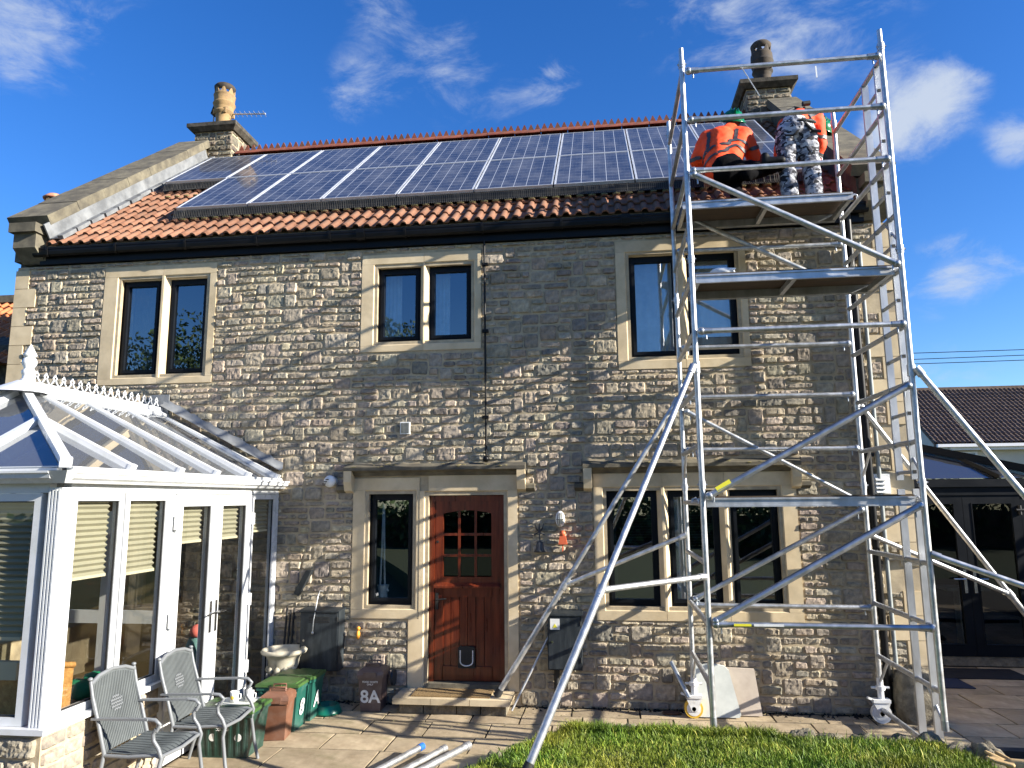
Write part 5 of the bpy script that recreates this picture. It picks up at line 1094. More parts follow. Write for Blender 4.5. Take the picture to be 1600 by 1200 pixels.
# castors on the two rear posts
for x, wheelm in ((TX0, 'yellow'), (TX1, 'white')):
    y = TR; q = G(); q.tube((x, y, .22), (x, y, .42), .030, n=12); q.tube((x, y, .31), (x, y, .345), .045, n=12)
    for s in (-1, 1): q.tube((x+s*.03, y, .33), (x+s*.085, y, .33), .012, n=8)
    q.box(x-.085, x+.075, y-.05, y+.05, .195, .225)
    for s in (-1, 1): q.hexa([(x-.03, y+s*.036-.004, .07), (x+.03, y+s*.036-.004, .07), (x+.03, y+s*.036+.004, .07), (x-.03, y+s*.036+.004, .07), (x-.085, y+s*.036-.004, .2), (x+.075, y+s*.036-.004, .2), (x+.075, y+s*.036+.004, .2), (x-.085, y+s*.036+.004, .2)])
    q.bar((x-.03, y, .20), (x-.13, y-.01, .235), .04, .018); c_ = part(q, 'castor', 'white')
    w = G(); w.tube((x-.01, y-.028, .092), (x-.01, y+.028, .092), .092, n=24); w.build('tyre', wheelm, c_)
    w = G(); w.tube((x-.01, y-.031, .092), (x-.01, y+.031, .092), .070, n=20); w.build('rim', 'white', c_); w = G(); w.tube((x-.01, y-.040, .092), (x-.01, y+.040, .092), .022, n=12); w.build('hub', 'greymetal', c_)
# outriggers
def outrigger(top, foot, collar_t, tie, post, m='alu', footname=True):
    top = Vector(top); foot = Vector(foot); d = (foot-top).normalized(); mid = top+(foot-top)*.62
    g = G(); g.tube(top, mid+d*.05, .026, n=12); g.tube(mid, foot, .031, n=12); g.tube(mid-d*.02, mid+d*.02, .034, n=12); p = part(g, 'outrigger', m)
    q = G(); q.tube(foot-d*.05, foot+d*.03, .036, .044, n=12); q.build('rubber_foot', 'rubber', p)
    q = G(); q.tube(top-d*.03, top+d*.05, .034, n=10); q.tube(post, top, .020, n=8); q.tube(Vector(post)+Vector((0, 0, -.05)), Vector(post)+Vector((0, 0, .05)), .034, n=10); q.build('coupler', 'alu', p)
    if tie is not None:
        c = top+(foot-top)*collar_t; t0 = Vector(tie); e_ = (c-t0).normalized(); w = G(); w.tube(t0, c-e_*.03, .024, n=12); t = part(w, 'outrigger_tie', m)
        q = G(); q.tube(c-d*.035, c+d*.035, .038, n=12); q.tube(c-e_*.07, c-e_*.0, .030, n=10); q.build('coupler', 'alu', t); q = G(); q.tube(t0-e_*.02, t0+e_*.05, .030, n=10); q.build('end_clamp', 'alu', t)
def at_y(px_, py_, y):
    d = fw*1141+rt*(px_-800)-upv*(py_-600); t = (y-CAM.y)/d.y; return CAM+d*t
fA = (-.60, -2.80, .33); outrigger((TX0-.04, TF-.05, 3.32), fA, .61, (TX0-.03, TF-.04, 1.53), (TX0, TF, 3.33))
fB = (-1.17, -.30, .20); outrigger((TX0-.05, TR, 3.22), fB, .64, (TX0-.03, TR-.02, 1.80), (TX0, TR, 3.22))
fC = (4.55, -2.3, .02); outrigger((TX1+.04, TF-.04, 3.24), fC, .62, (TX1+.03, TF-.02, 1.71), (TX1, TF, 3.25), 'alu')
fD = (5.05, .62, .02); outrigger((TX1+.05, TR, 3.10), fD, .63, (TX1+.03, TR, 1.80), (TX1, TR, 3.12))
# dust sheet, webbing strap and loose rod
g = rock_mesh(.12, .07, .035, 3, 16, 8); tag(g.build('crumpled_bag', 'cloth_w', loc=(1.12, -1.50, zr[8]+.09)), 'crumpled white plastic bag lying on the middle tower platform', 'bag')
g = G(); g.bar((1.36, F_-.03, 6.13), (1.50, F_-.04, 5.83), .016, .004); g.bar((1.36, F_-.03, 6.13), (1.36, F_+.03, 6.15), .016, .004); part(g, 'hanging_strap', 'white'); g = G(); g.bar((2.02, F_-.01, 6.10), (2.02, F_-.02, 5.98), .012, .004); part(g, 'hanging_strap', 'white')
o = G().tube((.62, -.09, .50), (.77, -.30, .20), .024, n=12).build('loose_brace', 'galv'); tag(o, 'short loose metal tube leaning on the wall beside the yellow castor', 'tube')
o = G().tube((-1.03, -.30, .035), (-.64, -.05, .76), .013, n=10).build('thin_prop', 'alu'); tag(o, 'thin metal prop leaning against the wall right of the doorstep', 'rod')

# ------------------------------------------------------------------ people
def capsules(name, caps, m, parent, vox=.018, smooth=6, wr=0, wscale=9, seed=1, balls=()):
    g = G()
    for a, ra, b, rb in caps:
        a = Vector(a); b = Vector(b); g.tube(a, b, ra, rb, n=14); g.sph(a, ra, 14, 12); g.sph(b, rb, 14, 12)
    for c, r in balls: g.sph(c, r, 16, 12)
    o = g.build(name, m); md = o.modifiers.new('r', 'REMESH'); md.mode = 'VOXEL'; md.voxel_size = vox; md.use_smooth_shade = True
    s = o.modifiers.new('s', 'SMOOTH'); s.factor = .6; s.iterations = smooth
    dg = bpy.context.evaluated_depsgraph_get(); me = bpy.data.meshes.new_from_object(o.evaluated_get(dg)); old = o.data; o.modifiers.clear(); o.data = me; me.name = name; bpy.data.meshes.remove(old)
    if wr:
        n = len(me.vertices); c = np.empty(n*3, np.float32); me.vertices.foreach_get('co', c); c = c.reshape(-1, 3); nn = np.empty(n*3, np.float32); me.vertices.foreach_get('normal', nn); nn = nn.reshape(-1, 3)
        d = np.array([mnoise.noise(Vector((p[0]*wscale+seed, p[1]*wscale, p[2]*wscale*1.6)))+.5*mnoise.noise(Vector((p[0]*wscale*2.3, p[1]*wscale*2.3+seed, p[2]*wscale*3))) for p in c])
        c += nn*(d*wr)[:, None]; me.vertices.foreach_set('co', c.ravel()); me.update()
    if not me.materials: me.materials.append(MT[m])
    for p in me.polygons: p.use_smooth = True
    if parent: attach(o, parent)
    return o
def hand(g, w, d, s=1.0, side=1):
    """open relaxed hand: palm and five separate bent fingers. w wrist, d direction"""
    w = Vector(w); d = Vector(d).normalized(); sd = d.cross(Vector((0, 0, 1)));
    if sd.length < .1: sd = Vector((1, 0, 0))
    sd.normalize(); up = sd.cross(d).normalized(); g.bar(w, w+d*.085*s, .075*s, .028*s, up)
    for k, ln in enumerate((.062, .072, .068, .052)):
        b = w+d*.082*s+sd*(k-1.5)*.02*s; m_ = b+d*ln*.5*s-up*.008*s; g.path([b, m_, m_+(d*.8-up*.6).normalized()*ln*.5*s], [.009*s, .008*s, .006*s], 6)
    b = w+d*.03*s-sd*side*.035*s; g.path([b, b+(d*.6-sd*side*.7).normalized()*.035*s, b+(d*.9-sd*side*.6).normalized()*.065*s], [.011*s, .009*s, .007*s], 6)
def tape(parent, surf, pts, w=.05, name='reflective_tape', off=.010):
    """band of reflective tape laid on a garment along surface points given as (p, outward guess)"""
    me = surf.data; from mathutils.bvhtree import BVHTree
    bvh = BVHTree.FromPolygons([v.co for v in me.vertices], [p.vertices[:] for p in me.polygons]); P = []
    for i in range(len(pts)-1):
        a, b = Vector(pts[i]), Vector(pts[i+1]); n = max(2, int((b-a).length/.02))
        for k in range(n): P.append(a.lerp(b, k/n))
    P.append(Vector(pts[-1])); V = []
    for i, p in enumerate(P):
        hit, nrm, _, _ = bvh.find_nearest(p); d = (P[min(i+1, len(P)-1)]-P[max(i-1, 0)]).normalized(); s = d.cross(nrm).normalized()
        for q in (-w/2, 0, w/2):
            h2, n2, _, _ = bvh.find_nearest(hit+s*q+nrm*.01); V.append(h2+n2*off)
    n = len(P); g = G(); g.add(V, [(3*i+k, 3*i+k+1, 3*i+3+k+1, 3*i+3+k) for i in range(n-1) for k in (0, 1)], True); return g.build(name, 'tape', parent)
def helmet(c, tilt, parent, s=1.0, axis=(1, 0, 0)):
    g = G(); g.sph((0, 0, 0), (.128*s, .145*s, .125*s), 24, 10, 0); g.lathe([(.134*s, 0), (.150*s, -.012), (.150*s, -.018), (.128*s, -.012)], (0, 0, 0), 24)
    g.bar((0, -.13*s, .02), (0, .13*s, .02), .02, .22*s)
    for k in (-1, 0, 1): g.path([(k*.04, -.13*s, .03), (k*.04, -.07*s, .115*s), (k*.04, 0, .133*s), (k*.04, .07*s, .115*s), (k*.04, .13*s, .03)], .006, 6)
    o = g.build('hard_hat', 'helmet'); o.rotation_euler = tilt; o.location = c; attach(o, parent); return o
DK = zr[10]+.062   # standing level of the upper platform
# crouching worker
p1 = thing('person', 'crouching worker in orange hi-vis jacket, green hard hat and black trousers', 'person', (1.45, -.5, DK))
hip = Vector((1.42, -.34, 5.74)); chest = Vector((1.45, -.05, 6.21)); neck = Vector((1.55, .03, 6.39)); head = Vector((1.60, .09, 6.525))
kl = Vector((1.52, -.05, 5.80)); al = Vector((1.50, -.50, 5.29)); kr = Vector((1.83, -.20, 5.80)); ar = Vector((1.60, -.50, 5.62))
sL, sR = Vector((1.28, -.04, 6.28)), Vector((1.69, -.03, 6.30)); eL_, eR_ = Vector((1.14, -.12, 5.98)), Vector((1.80, .0, 6.02)); hL, hR = Vector((1.30, .22, 5.92)), Vector((1.72, .26, 6.0))
SH = Vector((-.03, -.17, -.065)); hip += SH; chest += SH; neck += SH; head += SH; kl += SH; kr += SH; sL += SH; sR += SH; eL_ += SH; eR_ += SH; hL += SH; hR += SH; al += Vector((-.02, -.12, 0)); ar += SH*.6
body = capsules('body', [(hip, .12, chest, .13), (chest, .12, neck, .055), (neck, .055, head, .06), (sL, .055, eL_, .045), (eL_, .042, hL, .03), (sR, .055, eR_, .045), (eR_, .042, hR, .03), (sL, .07, sR, .07),
        (hip+Vector((-.08, 0, 0)), .09, kl, .065), (kl, .06, al, .045), (hip+Vector((.08, 0, 0)), .09, kr, .065), (kr, .06, ar, .045)], 'skin', p1, .02, 4, balls=[(head, (.075, .092, .108)), (head+Vector((0, .09, -.01)), .018)])
g = G(); hand(g, hL, (.1, .9, -.2), side=-1); hand(g, hR, (-.1, .9, -.2)); g.build('hands', 'skin', p1)
jk = capsules('hi_vis_jacket', [(hip+Vector((-.07, .02, .02)), .168, chest+Vector((-.03, -.01, 0)), .185), (chest, .17, neck+Vector((0, -.02, .0)), .09), (sL, .098, eL_, .078), (eL_, .078, hL, .052), (sR, .098, eR_, .08), (eR_, .078, hR, .052), (sL, .10, sR, .10), (hip+Vector((-.10, .06, .14)), .12, sL, .10), (hip+Vector((.06, .06, .16)), .12, sR, .10)], 'hivis', p1, .018, 5, wr=.009, wscale=11)
tr = capsules('trousers', [(hip+Vector((-.03, -.04, .0)), .158, hip+Vector((.03, -.03, .02)), .155), (hip+Vector((-.09, 0, 0)), .12, kl, .09), (kl, .09, al, .065), (hip+Vector((.08, 0, 0)), .12, kr, .09), (kr+Vector((0, -.03, 0)), .09, ar, .075), (kr, .085, kr+Vector((.14, -.2, -.06)), .06)], 'trousers', p1, .02, 5, wr=.010, wscale=10)
for (a, d) in ((al, (0, .9, -.25)), (kr+Vector((-.02, -.22, -.02)), (.9, -.1, .02))):
    d = Vector(d).normalized(); capsules('boot', [(a, .055, a+d*.17, .042), (a, .05, a+Vector((0, 0, .06)), .05)], 'boot', p1, .012, 4)
helmet(head+Vector((0, 0, .025)), (R(24), R(8), 0), p1); capsules('hair', [(head+Vector((0, -.03, -.01)), .083, head+Vector((0, -.02, .02)), .085)], 'hair', p1, .014, 3)
C1 = lambda x, y, z: (x, y, z)
tape(p1, jk, [Vector(q_)+SH for q_ in [(1.22, -.10, 5.88), (1.28, -.22, 5.93), (1.38, -.25, 6.0), (1.48, -.22, 6.08), (1.57, -.2, 6.10), (1.68, -.16, 6.08)]], .045)
tape(p1, jk, [Vector(q_)+SH for q_ in [(1.27, -.30, 5.72), (1.32, -.32, 5.84), (1.42, -.31, 5.95), (1.53, -.28, 6.01), (1.64, -.24, 5.98)]], .045)
tape(p1, jk, [Vector(q_)+SH for q_ in [(1.30, -.14, 6.28), (1.30, -.2, 6.1), (1.30, -.24, 5.93)]], .042); tape(p1, jk, [Vector(q_)+SH for q_ in [(1.60, -.1, 6.33), (1.57, -.18, 6.22), (1.55, -.22, 6.10)]], .042)
tape(p1, jk, [Vector(q_)+SH for q_ in [(1.06, -.1, 5.98), (1.14, -.2, 5.98), (1.24, -.16, 5.99)]], .045); tape(p1, jk, [Vector(q_)+SH for q_ in [(1.68, -.10, 6.08), (1.77, -.12, 6.10), (1.87, -.05, 6.15)]], .045)
# standing worker bent over the roof
p2 = thing('person', 'bending worker in grey camouflage trousers, orange hi-vis top and black harness', 'person', (2.12, -.5, DK))
hip = Vector((2.16, -.40, 6.13)); chest = Vector((2.33, .0, 6.44)); neck = Vector((2.50, .14, 6.47)); head = Vector((2.61, .22, 6.42))
kl, kr = Vector((2.03, -.47, 5.72)), Vector((2.28, -.47, 5.70)); al, ar = Vector((2.02, -.56, 5.30)), Vector((2.27, -.56, 5.30))
sL, sR = Vector((2.20, .10, 6.47)), Vector((2.50, -.02, 6.44)); eL_, eR_ = Vector((2.15, .28, 6.2)), Vector((2.52, -.03, 6.14)); hL, hR = Vector((2.22, .42, 6.05)), Vector((2.45, .06, 5.90))
body = capsules('body', [(hip, .12, chest, .12), (chest, .12, neck, .055), (neck, .055, head, .06), (sL, .055, eL_, .045), (eL_, .042, hL, .03), (sR, .055, eR_, .045), (eR_, .042, hR, .03), (sL, .07, sR, .07),
        (hip+Vector((-.09, 0, 0)), .09, kl, .062), (kl, .06, al, .045), (hip+Vector((.09, 0, 0)), .09, kr, .062), (kr, .06, ar, .045)], 'skin', p2, .02, 4, balls=[(head, (.078, .09, .10)), (head+Vector((.05, .08, 0)), .018)])
g = G(); hand(g, hL, (.1, .8, -.4), side=-1); hand(g, hR, (-.1, .4, -.9)); g.build('hands', 'skin', p2)
jk = capsules('hi_vis_top', [(hip+Vector((.03, .10, .10)), .150, chest, .165), (chest, .15, neck, .085), (sL, .092, eL_, .072), (eL_, .072, hL, .05), (sR, .10, eR_, .082), (eR_, .080, hR, .055), (sL, .10, sR, .105)], 'hivis', p2, .018, 5, wr=.009, wscale=11, seed=4)
tr = capsules('camouflage_trousers', [(hip+Vector((-.06, .0, .02)), .135, hip+Vector((.07, .0, .01)), .135), (hip+Vector((0, .03, .09)), .135, hip+Vector((.0, -.02, .0)), .15), (hip+Vector((-.095, -.01, -.02)), .125, kl, .098), (kl, .096, al+Vector((0, 0, .0)), .088), (hip+Vector((.095, -.01, -.02)), .125, kr, .098), (kr, .096, ar+Vector((0, 0, .0)), .088)], 'camo', p2, .016, 4, wr=.013, wscale=9, seed=7)
for a in (al, ar): capsules('boot', [(a+Vector((0, .0, -.02)), .055, a+Vector((0, .17, -.03)), .045)], 'boot', p2, .012, 4)
helmet(head+Vector((.02, .0, .03)), (R(10), R(30), R(-20)), p2); capsules('hair', [(head+Vector((0, -.03, -.01)), .08, head+Vector((0, -.02, .02)), .082)], 'hair', p2, .014, 3)
tape(p2, jk, [(2.44, -.2, 6.20), (2.52, -.22, 6.20), (2.64, -.12, 6.20)], .045); tape(p2, jk, [(2.38, -.1, 6.02), (2.46, -.12, 6.0), (2.56, -.04, 6.0)], .045); tape(p2, jk, [(2.28, -.22, 6.33), (2.40, -.2, 6.42), (2.5, -.12, 6.5), (2.54, .0, 6.56)], .045)
hb = G()
def band(pts, r=.014): hb.path([Vector(p) for p in pts], r, 6)
band([(2.00, -.36, 6.22), (2.08, -.50, 6.18), (2.20, -.55, 6.19), (2.32, -.50, 6.20), (2.38, -.38, 6.24)], .018); band([(2.10, -.34, 6.34), (2.16, -.18, 6.50), (2.28, -.02, 6.62), (2.40, .04, 6.62), (2.50, -.02, 6.58)], .018)
band([(2.36, -.36, 6.26), (2.36, -.18, 6.46), (2.38, -.04, 6.60)], .018); band([(2.24, -.55, 6.18), (2.18, -.545, 6.10), (2.10, -.55, 6.02), (2.02, -.52, 6.04)], .013); band([(2.20, -.54, 6.20), (2.30, -.555, 6.06), (2.40, -.48, 6.08)], .016)
hb.tube((2.36, -.06, 6.64), (2.44, -.05, 6.65), .03, n=8); hb.build('harness', 'strap', p2); G().sph((2.0, -.46, 5.98), (.06, .05, .10), 12, 8, -1).build('tool_pouch', 'strap', p2)
g = G(); g.path([(2.45, -.12, 5.98), (2.50, -.14, 5.93), (2.49, -.15, 5.86)], .008, 5); g.build('rope_end', 'white', p2)

# ------------------------------------------------------------------ garden chairs
def garden_chair(label, loc, rz):
    t = thing('garden_chair', label, 'chair', (0, 0, 0), 'grey metal garden chairs')
    W = .255; r = .0125   # local: faces +x
    # back: reclined woven panel with curved top rail
    g = G(); n, m = 26, 22; V = []
    for j in range(m+1):
        v = j/m
        for i in range(n+1):
            u = -1+2*i/n; top = .47+.055*(1-u*u); z = .42+v*top; x = -.20-.13*v-.012*math.sin(v*3)-.018*(1-u*u)
            V.append((x, u*(W-.012), z))
    g.add(V, [(j*(n+1)+i, j*(n+1)+i+1, (j+1)*(n+1)+i+1, (j+1)*(n+1)+i) for j in range(m) for i in range(n)], True); V2 = [(x-.008, y, z) for x, y, z in V]
    for i in range(0, n+1, 1):   # woven cords standing proud
        g.path([(V[j*(n+1)+i][0]+.003, V[j*(n+1)+i][1], V[j*(n+1)+i][2]) for j in range(0, m+1, 3)], .0035, 5)
    local(g.build('woven_back', 'weave'), t)
    q = G()
    for a in range(5):
        for b in range(5):
            if abs(a-2)+abs(b-2) <= 3: y = (a-2)*.026; z = .70+(b-2)*.022; q.bar((-.292-.26*(z-.70)+.0, y-.011, z), (-.292-.26*(z-.70)+.0, y+.011, z+.009), .006, .012)
    local(q.build('woven_diamond', 'chairmetal'), t)
    for s in (-1, 1):
        g = G(); g.path([(-.30, s*W, .0), (-.27, s*W, .12), (-.21, s*W, .30), (-.19, s*W, .42), (-.25, s*W, .62), (-.31, s*W, .80), (-.335, s*W, .91)], [.012, .013, .014, .015, .014, .013, .012], 10); local(g.build('back_post', 'chairmetal'), t)
        g = G(); g.sph((-.338, s*W, .925), (.018, .018, .014), 10, 8); local(g.build('post_cap', 'chairmetal'), t)
    g = G(); g.path([(-.33, -W, .89), (-.345, -W*.6, .928), (-.352, 0, .945), (-.345, W*.6, .928), (-.33, W, .89)], .015, 8); local(g.build('top_rail', 'chairmetal'), t)
    g = G(); V = []; n, m = 10, 14
    for j in range(m+1):
        v = j/m; x = -.20+.42*v; z = .425+.012*math.sin(v*math.pi)-.02*(1-abs(2*v-1))-(.03*max(0, v-.85)/.15)
        for i in range(n+1): u = -1+2*i/n; V.append((x, u*(W-.01), z-.012*(1-u*u)))
    g.add(V, [(j*(n+1)+i, j*(n+1)+i+1, (j+1)*(n+1)+i+1, (j+1)*(n+1)+i) for j in range(m) for i in range(n)], True)
    for i in range(0, n+1): g.path([(V[j*(n+1)+i][0], V[j*(n+1)+i][1], V[j*(n+1)+i][2]+.003) for j in range(0, m+1, 2)], .004, 5)
    local(g.build('woven_seat', 'weave'), t)
    g = G()
    for s in (-1, 1): g.path([(-.19, s*W, .41), (0, s*W, .405), (.20, s*W, .42), (.235, s*W, .41)], .014, 8)
    g.path([(.235, -W, .41), (.25, 0, .40), (.235, W, .41)], .014, 8); local(g.build('seat_frame', 'chairmetal'), t)
    for s in (-1, 1):   # arm sweeping down into an S-shaped front leg
        g = G(); g.bar((-.30, s*W, .655), (.14, s*(W+.015), .665), .038, .014, (0, 0, 1)); g.path([(.12, s*(W+.012), .664), (.19, s*(W+.012), .66), (.225, s*(W+.01), .63), (.20, s*(W+.01), .585)], .014, 8); local(g.build('armrest', 'chairmetal'), t)
        g = G(); g.path([(.20, s*(W+.012), .60), (.178, s*(W+.012), .565), (.185, s*(W+.012), .52), (.225, s*(W+.012), .47), (.25, s*(W+.012), .41), (.235, s*(W+.012), .34), (.265, s*(W+.02), .15), (.30, s*(W+.03), .0)], .0145, 9); local(g.build('leg', 'chairmetal'), t)
    t.location = loc; t.rotation_euler = (0, 0, rz); return t
garden_chair('grey garden chair nearer the recycling boxes, its arm overlapping the box lid', (-3.33, -2.11, 0), R(3))
garden_chair('front grey garden chair standing against the brick dwarf wall', (-3.42, -2.80, 0), R(1))

# ------------------------------------------------------------------ bins and boxes
def text(s, size, m, parent, mtx, name='number', ext=.001, align='CENTER'):
    c = bpy.data.curves.new(name, 'FONT'); c.body = s; c.size = size; c.extrude = ext; c.align_x = align; c.align_y = 'CENTER'; c.offset = .0035*size/.16; c.materials.append(MT[m])
    o = bpy.data.objects.new(name, c); COL.objects.link(o); bpy.context.view_layer.update()
    me = bpy.data.meshes.new_from_object(o.evaluated_get(bpy.context.evaluated_depsgraph_get())); bpy.data.objects.remove(o); o = bpy.data.objects.new(name, me); COL.objects.link(o); o.matrix_world = mtx
    if not me.materials: me.materials.append(MT[m])
    if parent: o.parent = parent
    return o
def frame_mtx(loc, xdir, up):
    x = Vector(xdir).normalized(); u = Vector(up).normalized(); z = x.cross(u).normalized(); u = z.cross(x)
    return Matrix(((x.x, u.x, z.x, loc[0]), (x.y, u.y, z.y, loc[1]), (x.z, u.z, z.z, loc[2]), (0, 0, 0, 1)))
def taper(g, w0, d0, w1, d1, z0, z1, cx=0, cy=0):
    return g.hexa([(cx-w0, cy-d0, z0), (cx+w0, cy-d0, z0), (cx+w0, cy+d0, z0), (cx-w0, cy+d0, z0), (cx-w1, cy-d1, z1), (cx+w1, cy-d1, z1), (cx+w1, cy+d1, z1), (cx-w1, cy+d1, z1)])
def crate(name, label, loc, rz, w, d, h, bm_, lm, cat='recycling box', group=None, ribs=True, txt=None):
    t = thing(name, label, cat, (0, 0, 0), group); g = G(); taper(g, w*.86, d*.88, w, d, 0, h)
    if ribs:
        for k in range(-3, 4):
            for s in (-1, 1): g.hexa([(k*w*.25-.009, s*d*.885-.004, .02), (k*w*.25+.009, s*d*.885-.004, .02), (k*w*.25+.009, s*d*.885+.004, .02), (k*w*.25-.009, s*d*.885+.004, .02), (k*w*.27-.009, s*(d+.003)-.004, h-.05), (k*w*.27+.009, s*(d+.003)-.004, h-.05), (k*w*.27+.009, s*(d+.003)+.004, h-.05), (k*w*.27-.009, s*(d+.003)+.004, h-.05)])
    g.box(-w-.012, w+.012, -d-.012, d+.012, h-.045, h-.012); local(g.build('box_body', bm_), t)
    g = G(); taper(g, w+.022, d+.022, w+.015, d+.015, h-.012, h+.012); taper(g, w*.9, d*.88, w*.86, d*.82, h+.012, h+.022)
    g.box(-.05, .05, -d-.03, -d+.0, h-.02, h+.018); g.box(-.05, .05, d-.0, d+.03, h-.02, h+.018); local(g.build('lid', lm), t)
    t.location = loc; t.rotation_euler = (0, 0, rz); return t
b1 = crate('recycling_box', 'dark green recycling box with a tray of cups on its lid', (-3.37, -1.66, 0), R(2), .255, .19, .385, 'darkgreen', 'greenlid', group='kerbside recycling boxes')
for x in (-.09, .14): local(G().tube((x, -.176, .17), (x, -.181, .17), .032, n=16).build('white_dot', 'white'), b1)
text('NORTH\nSOMERSET\nCOUNCIL', .030, 'numerals', b1, Matrix.Translation((0, -.182, .265)) @ Matrix.Rotation(R(86), 4, 'X'), 'lettering', .0005)
b2 = crate('recycling_box', 'green recycling box numbered 8 at the front of the pair', (-3.22, -.93, 0), R(1), .20, .16, .42, 'greenbox', 'greenlid', group='kerbside recycling boxes')
b3 = crate('recycling_box', 'rear green recycling box numbered A beside the wall cabinet', (-3.20, -.60, 0), R(1), .20, .15, .42, 'greenbox', 'greenlid', group='kerbside recycling boxes')
for b, s in ((b2, '8'), (b3, 'A')): text(s, .21, 'numerals', b, frame_mtx((.197, -.02, .19), (.0, 1, 0), (.12, 0, 1)), 'number', .001)
def caddy(label, loc, rz, m, lid_m, s=1.0, txt=None):
    t = thing('food_caddy', label, 'food caddy', (0, 0, 0)); g = G(); w, d, h = .125*s, .135*s, .36*s; taper(g, w*.82, d*.82, w, d, 0, h); g.box(-w-.01, w+.01, -d-.01, d+.01, h-.03, h); local(g.build('bin_body', m), t)
    g = G(); taper(g, w+.015, d+.012, w+.01, d, h, h+.035); taper(g, w+.01, d, w*.72, d*.6, h+.035, h+.065); g.box(-w*.55, w*.55, -d-.018, -d+.01, h-.02, h+.03); local(g.build('lid', lid_m), t)
    g = G(); g.path([(-w*.62, -d*.2, h+.05), (-w*.6, -d*.2, h+.095), (w*.6, -d*.2, h+.095), (w*.62, -d*.2, h+.05)], .010, 6); g.path([(-w*.5, d*.3, h+.05), (-w*.48, d*.35, h+.11), (w*.48, d*.35, h+.11), (w*.5, d*.3, h+.05)], .009, 6); local(g.build('handle', lid_m), t)
    if txt:
        text(txt, .175*s, 'numerals', t, frame_mtx((0, -d*.905-.004, h*.40), (1, 0, 0), (0, -.12, 1)), 'number', .001); text('FOOD WASTE\nONLY', .026, 'numerals', t, frame_mtx((0, -d*.965-.004, h*.78), (1, 0, 0), (0, -.12, 1)), 'lettering', .0005)
    t.location = loc; t.rotation_euler = (0, 0, rz); return t
caddy('maroon food caddy numbered 8A standing by the wall left of the doorstep', (-2.525, -.24, 0), R(2), 'maroonbin', 'maroonbin', 1.03, '8A')
c2 = caddy('brown food caddy wedged between the green recycling boxes', (-3.14, -1.235, 0), R(8), 'brownbin', 'brownbin', .98)
g = G(); g.tube((-2.36, -.10, .29), (-2.335, -.10, .29), .085, n=20); o = g.build('grey_disc', 'cabinet'); tag(o, 'round dark disc leaning behind the maroon food caddy', 'disc')
o = G().hexa([(-3.44, -1.80, .410), (-3.17, -1.76, .410), (-3.19, -1.56, .410), (-3.46, -1.60, .410), (-3.46, -1.82, .432), (-3.15, -1.78, .432), (-3.17, -1.54, .432), (-3.48, -1.58, .432)]).build('tray', 'slabA'); tag(o, 'pale blue patterned tray lying on the dark green box lid', 'tray')
for k, (x, y, m, l) in enumerate(((-3.33, -1.72, 'yellow', 'white mug with a yellow spot on the tray'), (-3.27, -1.60, 'white', 'plain white cup at the back of the tray'), (-3.21, -1.68, 'cream', 'cream cup at the right end of the tray'))):
    t = thing('cup', l, 'cup', (x, y, .433)); g = G(); g.lathe([(0, .002), (.034, .002), (.038, .09), (.034, .09), (.030, .01), (0, .01)], (x, y, .433), 18); g.path([(x+.036, y, .505), (x+.06, y, .50), (x+.058, y, .465), (x+.034, y, .457)], .005, 6); g.build('mug', 'white', t)
    if m == 'yellow': G().sph((x-.005, y-.033, .475), (.018, .006, .018), 12, 8).build('yellow_spot', 'yellow', t)
g = G(); g.lathe([(.02, .004), (.125, .004), (.155, .0), (.15, .02), (.118, .085), (.108, .088), (.098, .03), (.0, .025)], (-2.965, -.42, 0), 28); tag(g.build('dog_bowl', 'bowl'), 'green plastic dog bowl on the paving near the wall', 'bowl')
un = thing('urn_planter', 'weathered cream stone urn with wide moulded rim behind the green boxes', 'planter', (-3.49, -.36, 0))
g = G(); g.lathe([(.0, .30), (.135, .30), (.14, .34), (.115, .36), (.125, .40), (.155, .47), (.165, .54), (.19, .585), (.235, .60), (.245, .625), (.225, .645), (.195, .635), (.185, .58), (0, .56)], (-3.49, -.36, -.02), 32); g.build('urn', 'urn', un)
g = G()
for k in range(5):
    a = -math.pi/2+(k-2)*.55; g.sph((-3.49+.155*math.cos(a), -.36+.155*math.sin(a), .42), (.03, .03, .04), 10, 8)
g.build('moulded_swags', 'urn', un); G().lathe([(.0, 0), (.15, 0), (.15, .04), (.10, .06), (.09, .25), (.13, .285), (.0, .285)], (-3.49, -.36, .0), 24).build('pedestal', 'urn', un)
pr = thing('folded_parasol', 'bundle of black furled poles leaning behind the stone urn', 'parasol', (-3.55, -.12, 0))
for k, (dx, h) in enumerate(((0, 1.02), (.035, .98), (.07, 1.0))): G().tube((-3.62+dx, -.14, .02), (-3.60+dx*1.2, -.07, h), .016, .012, n=8).build('pole', 'gasket', pr)
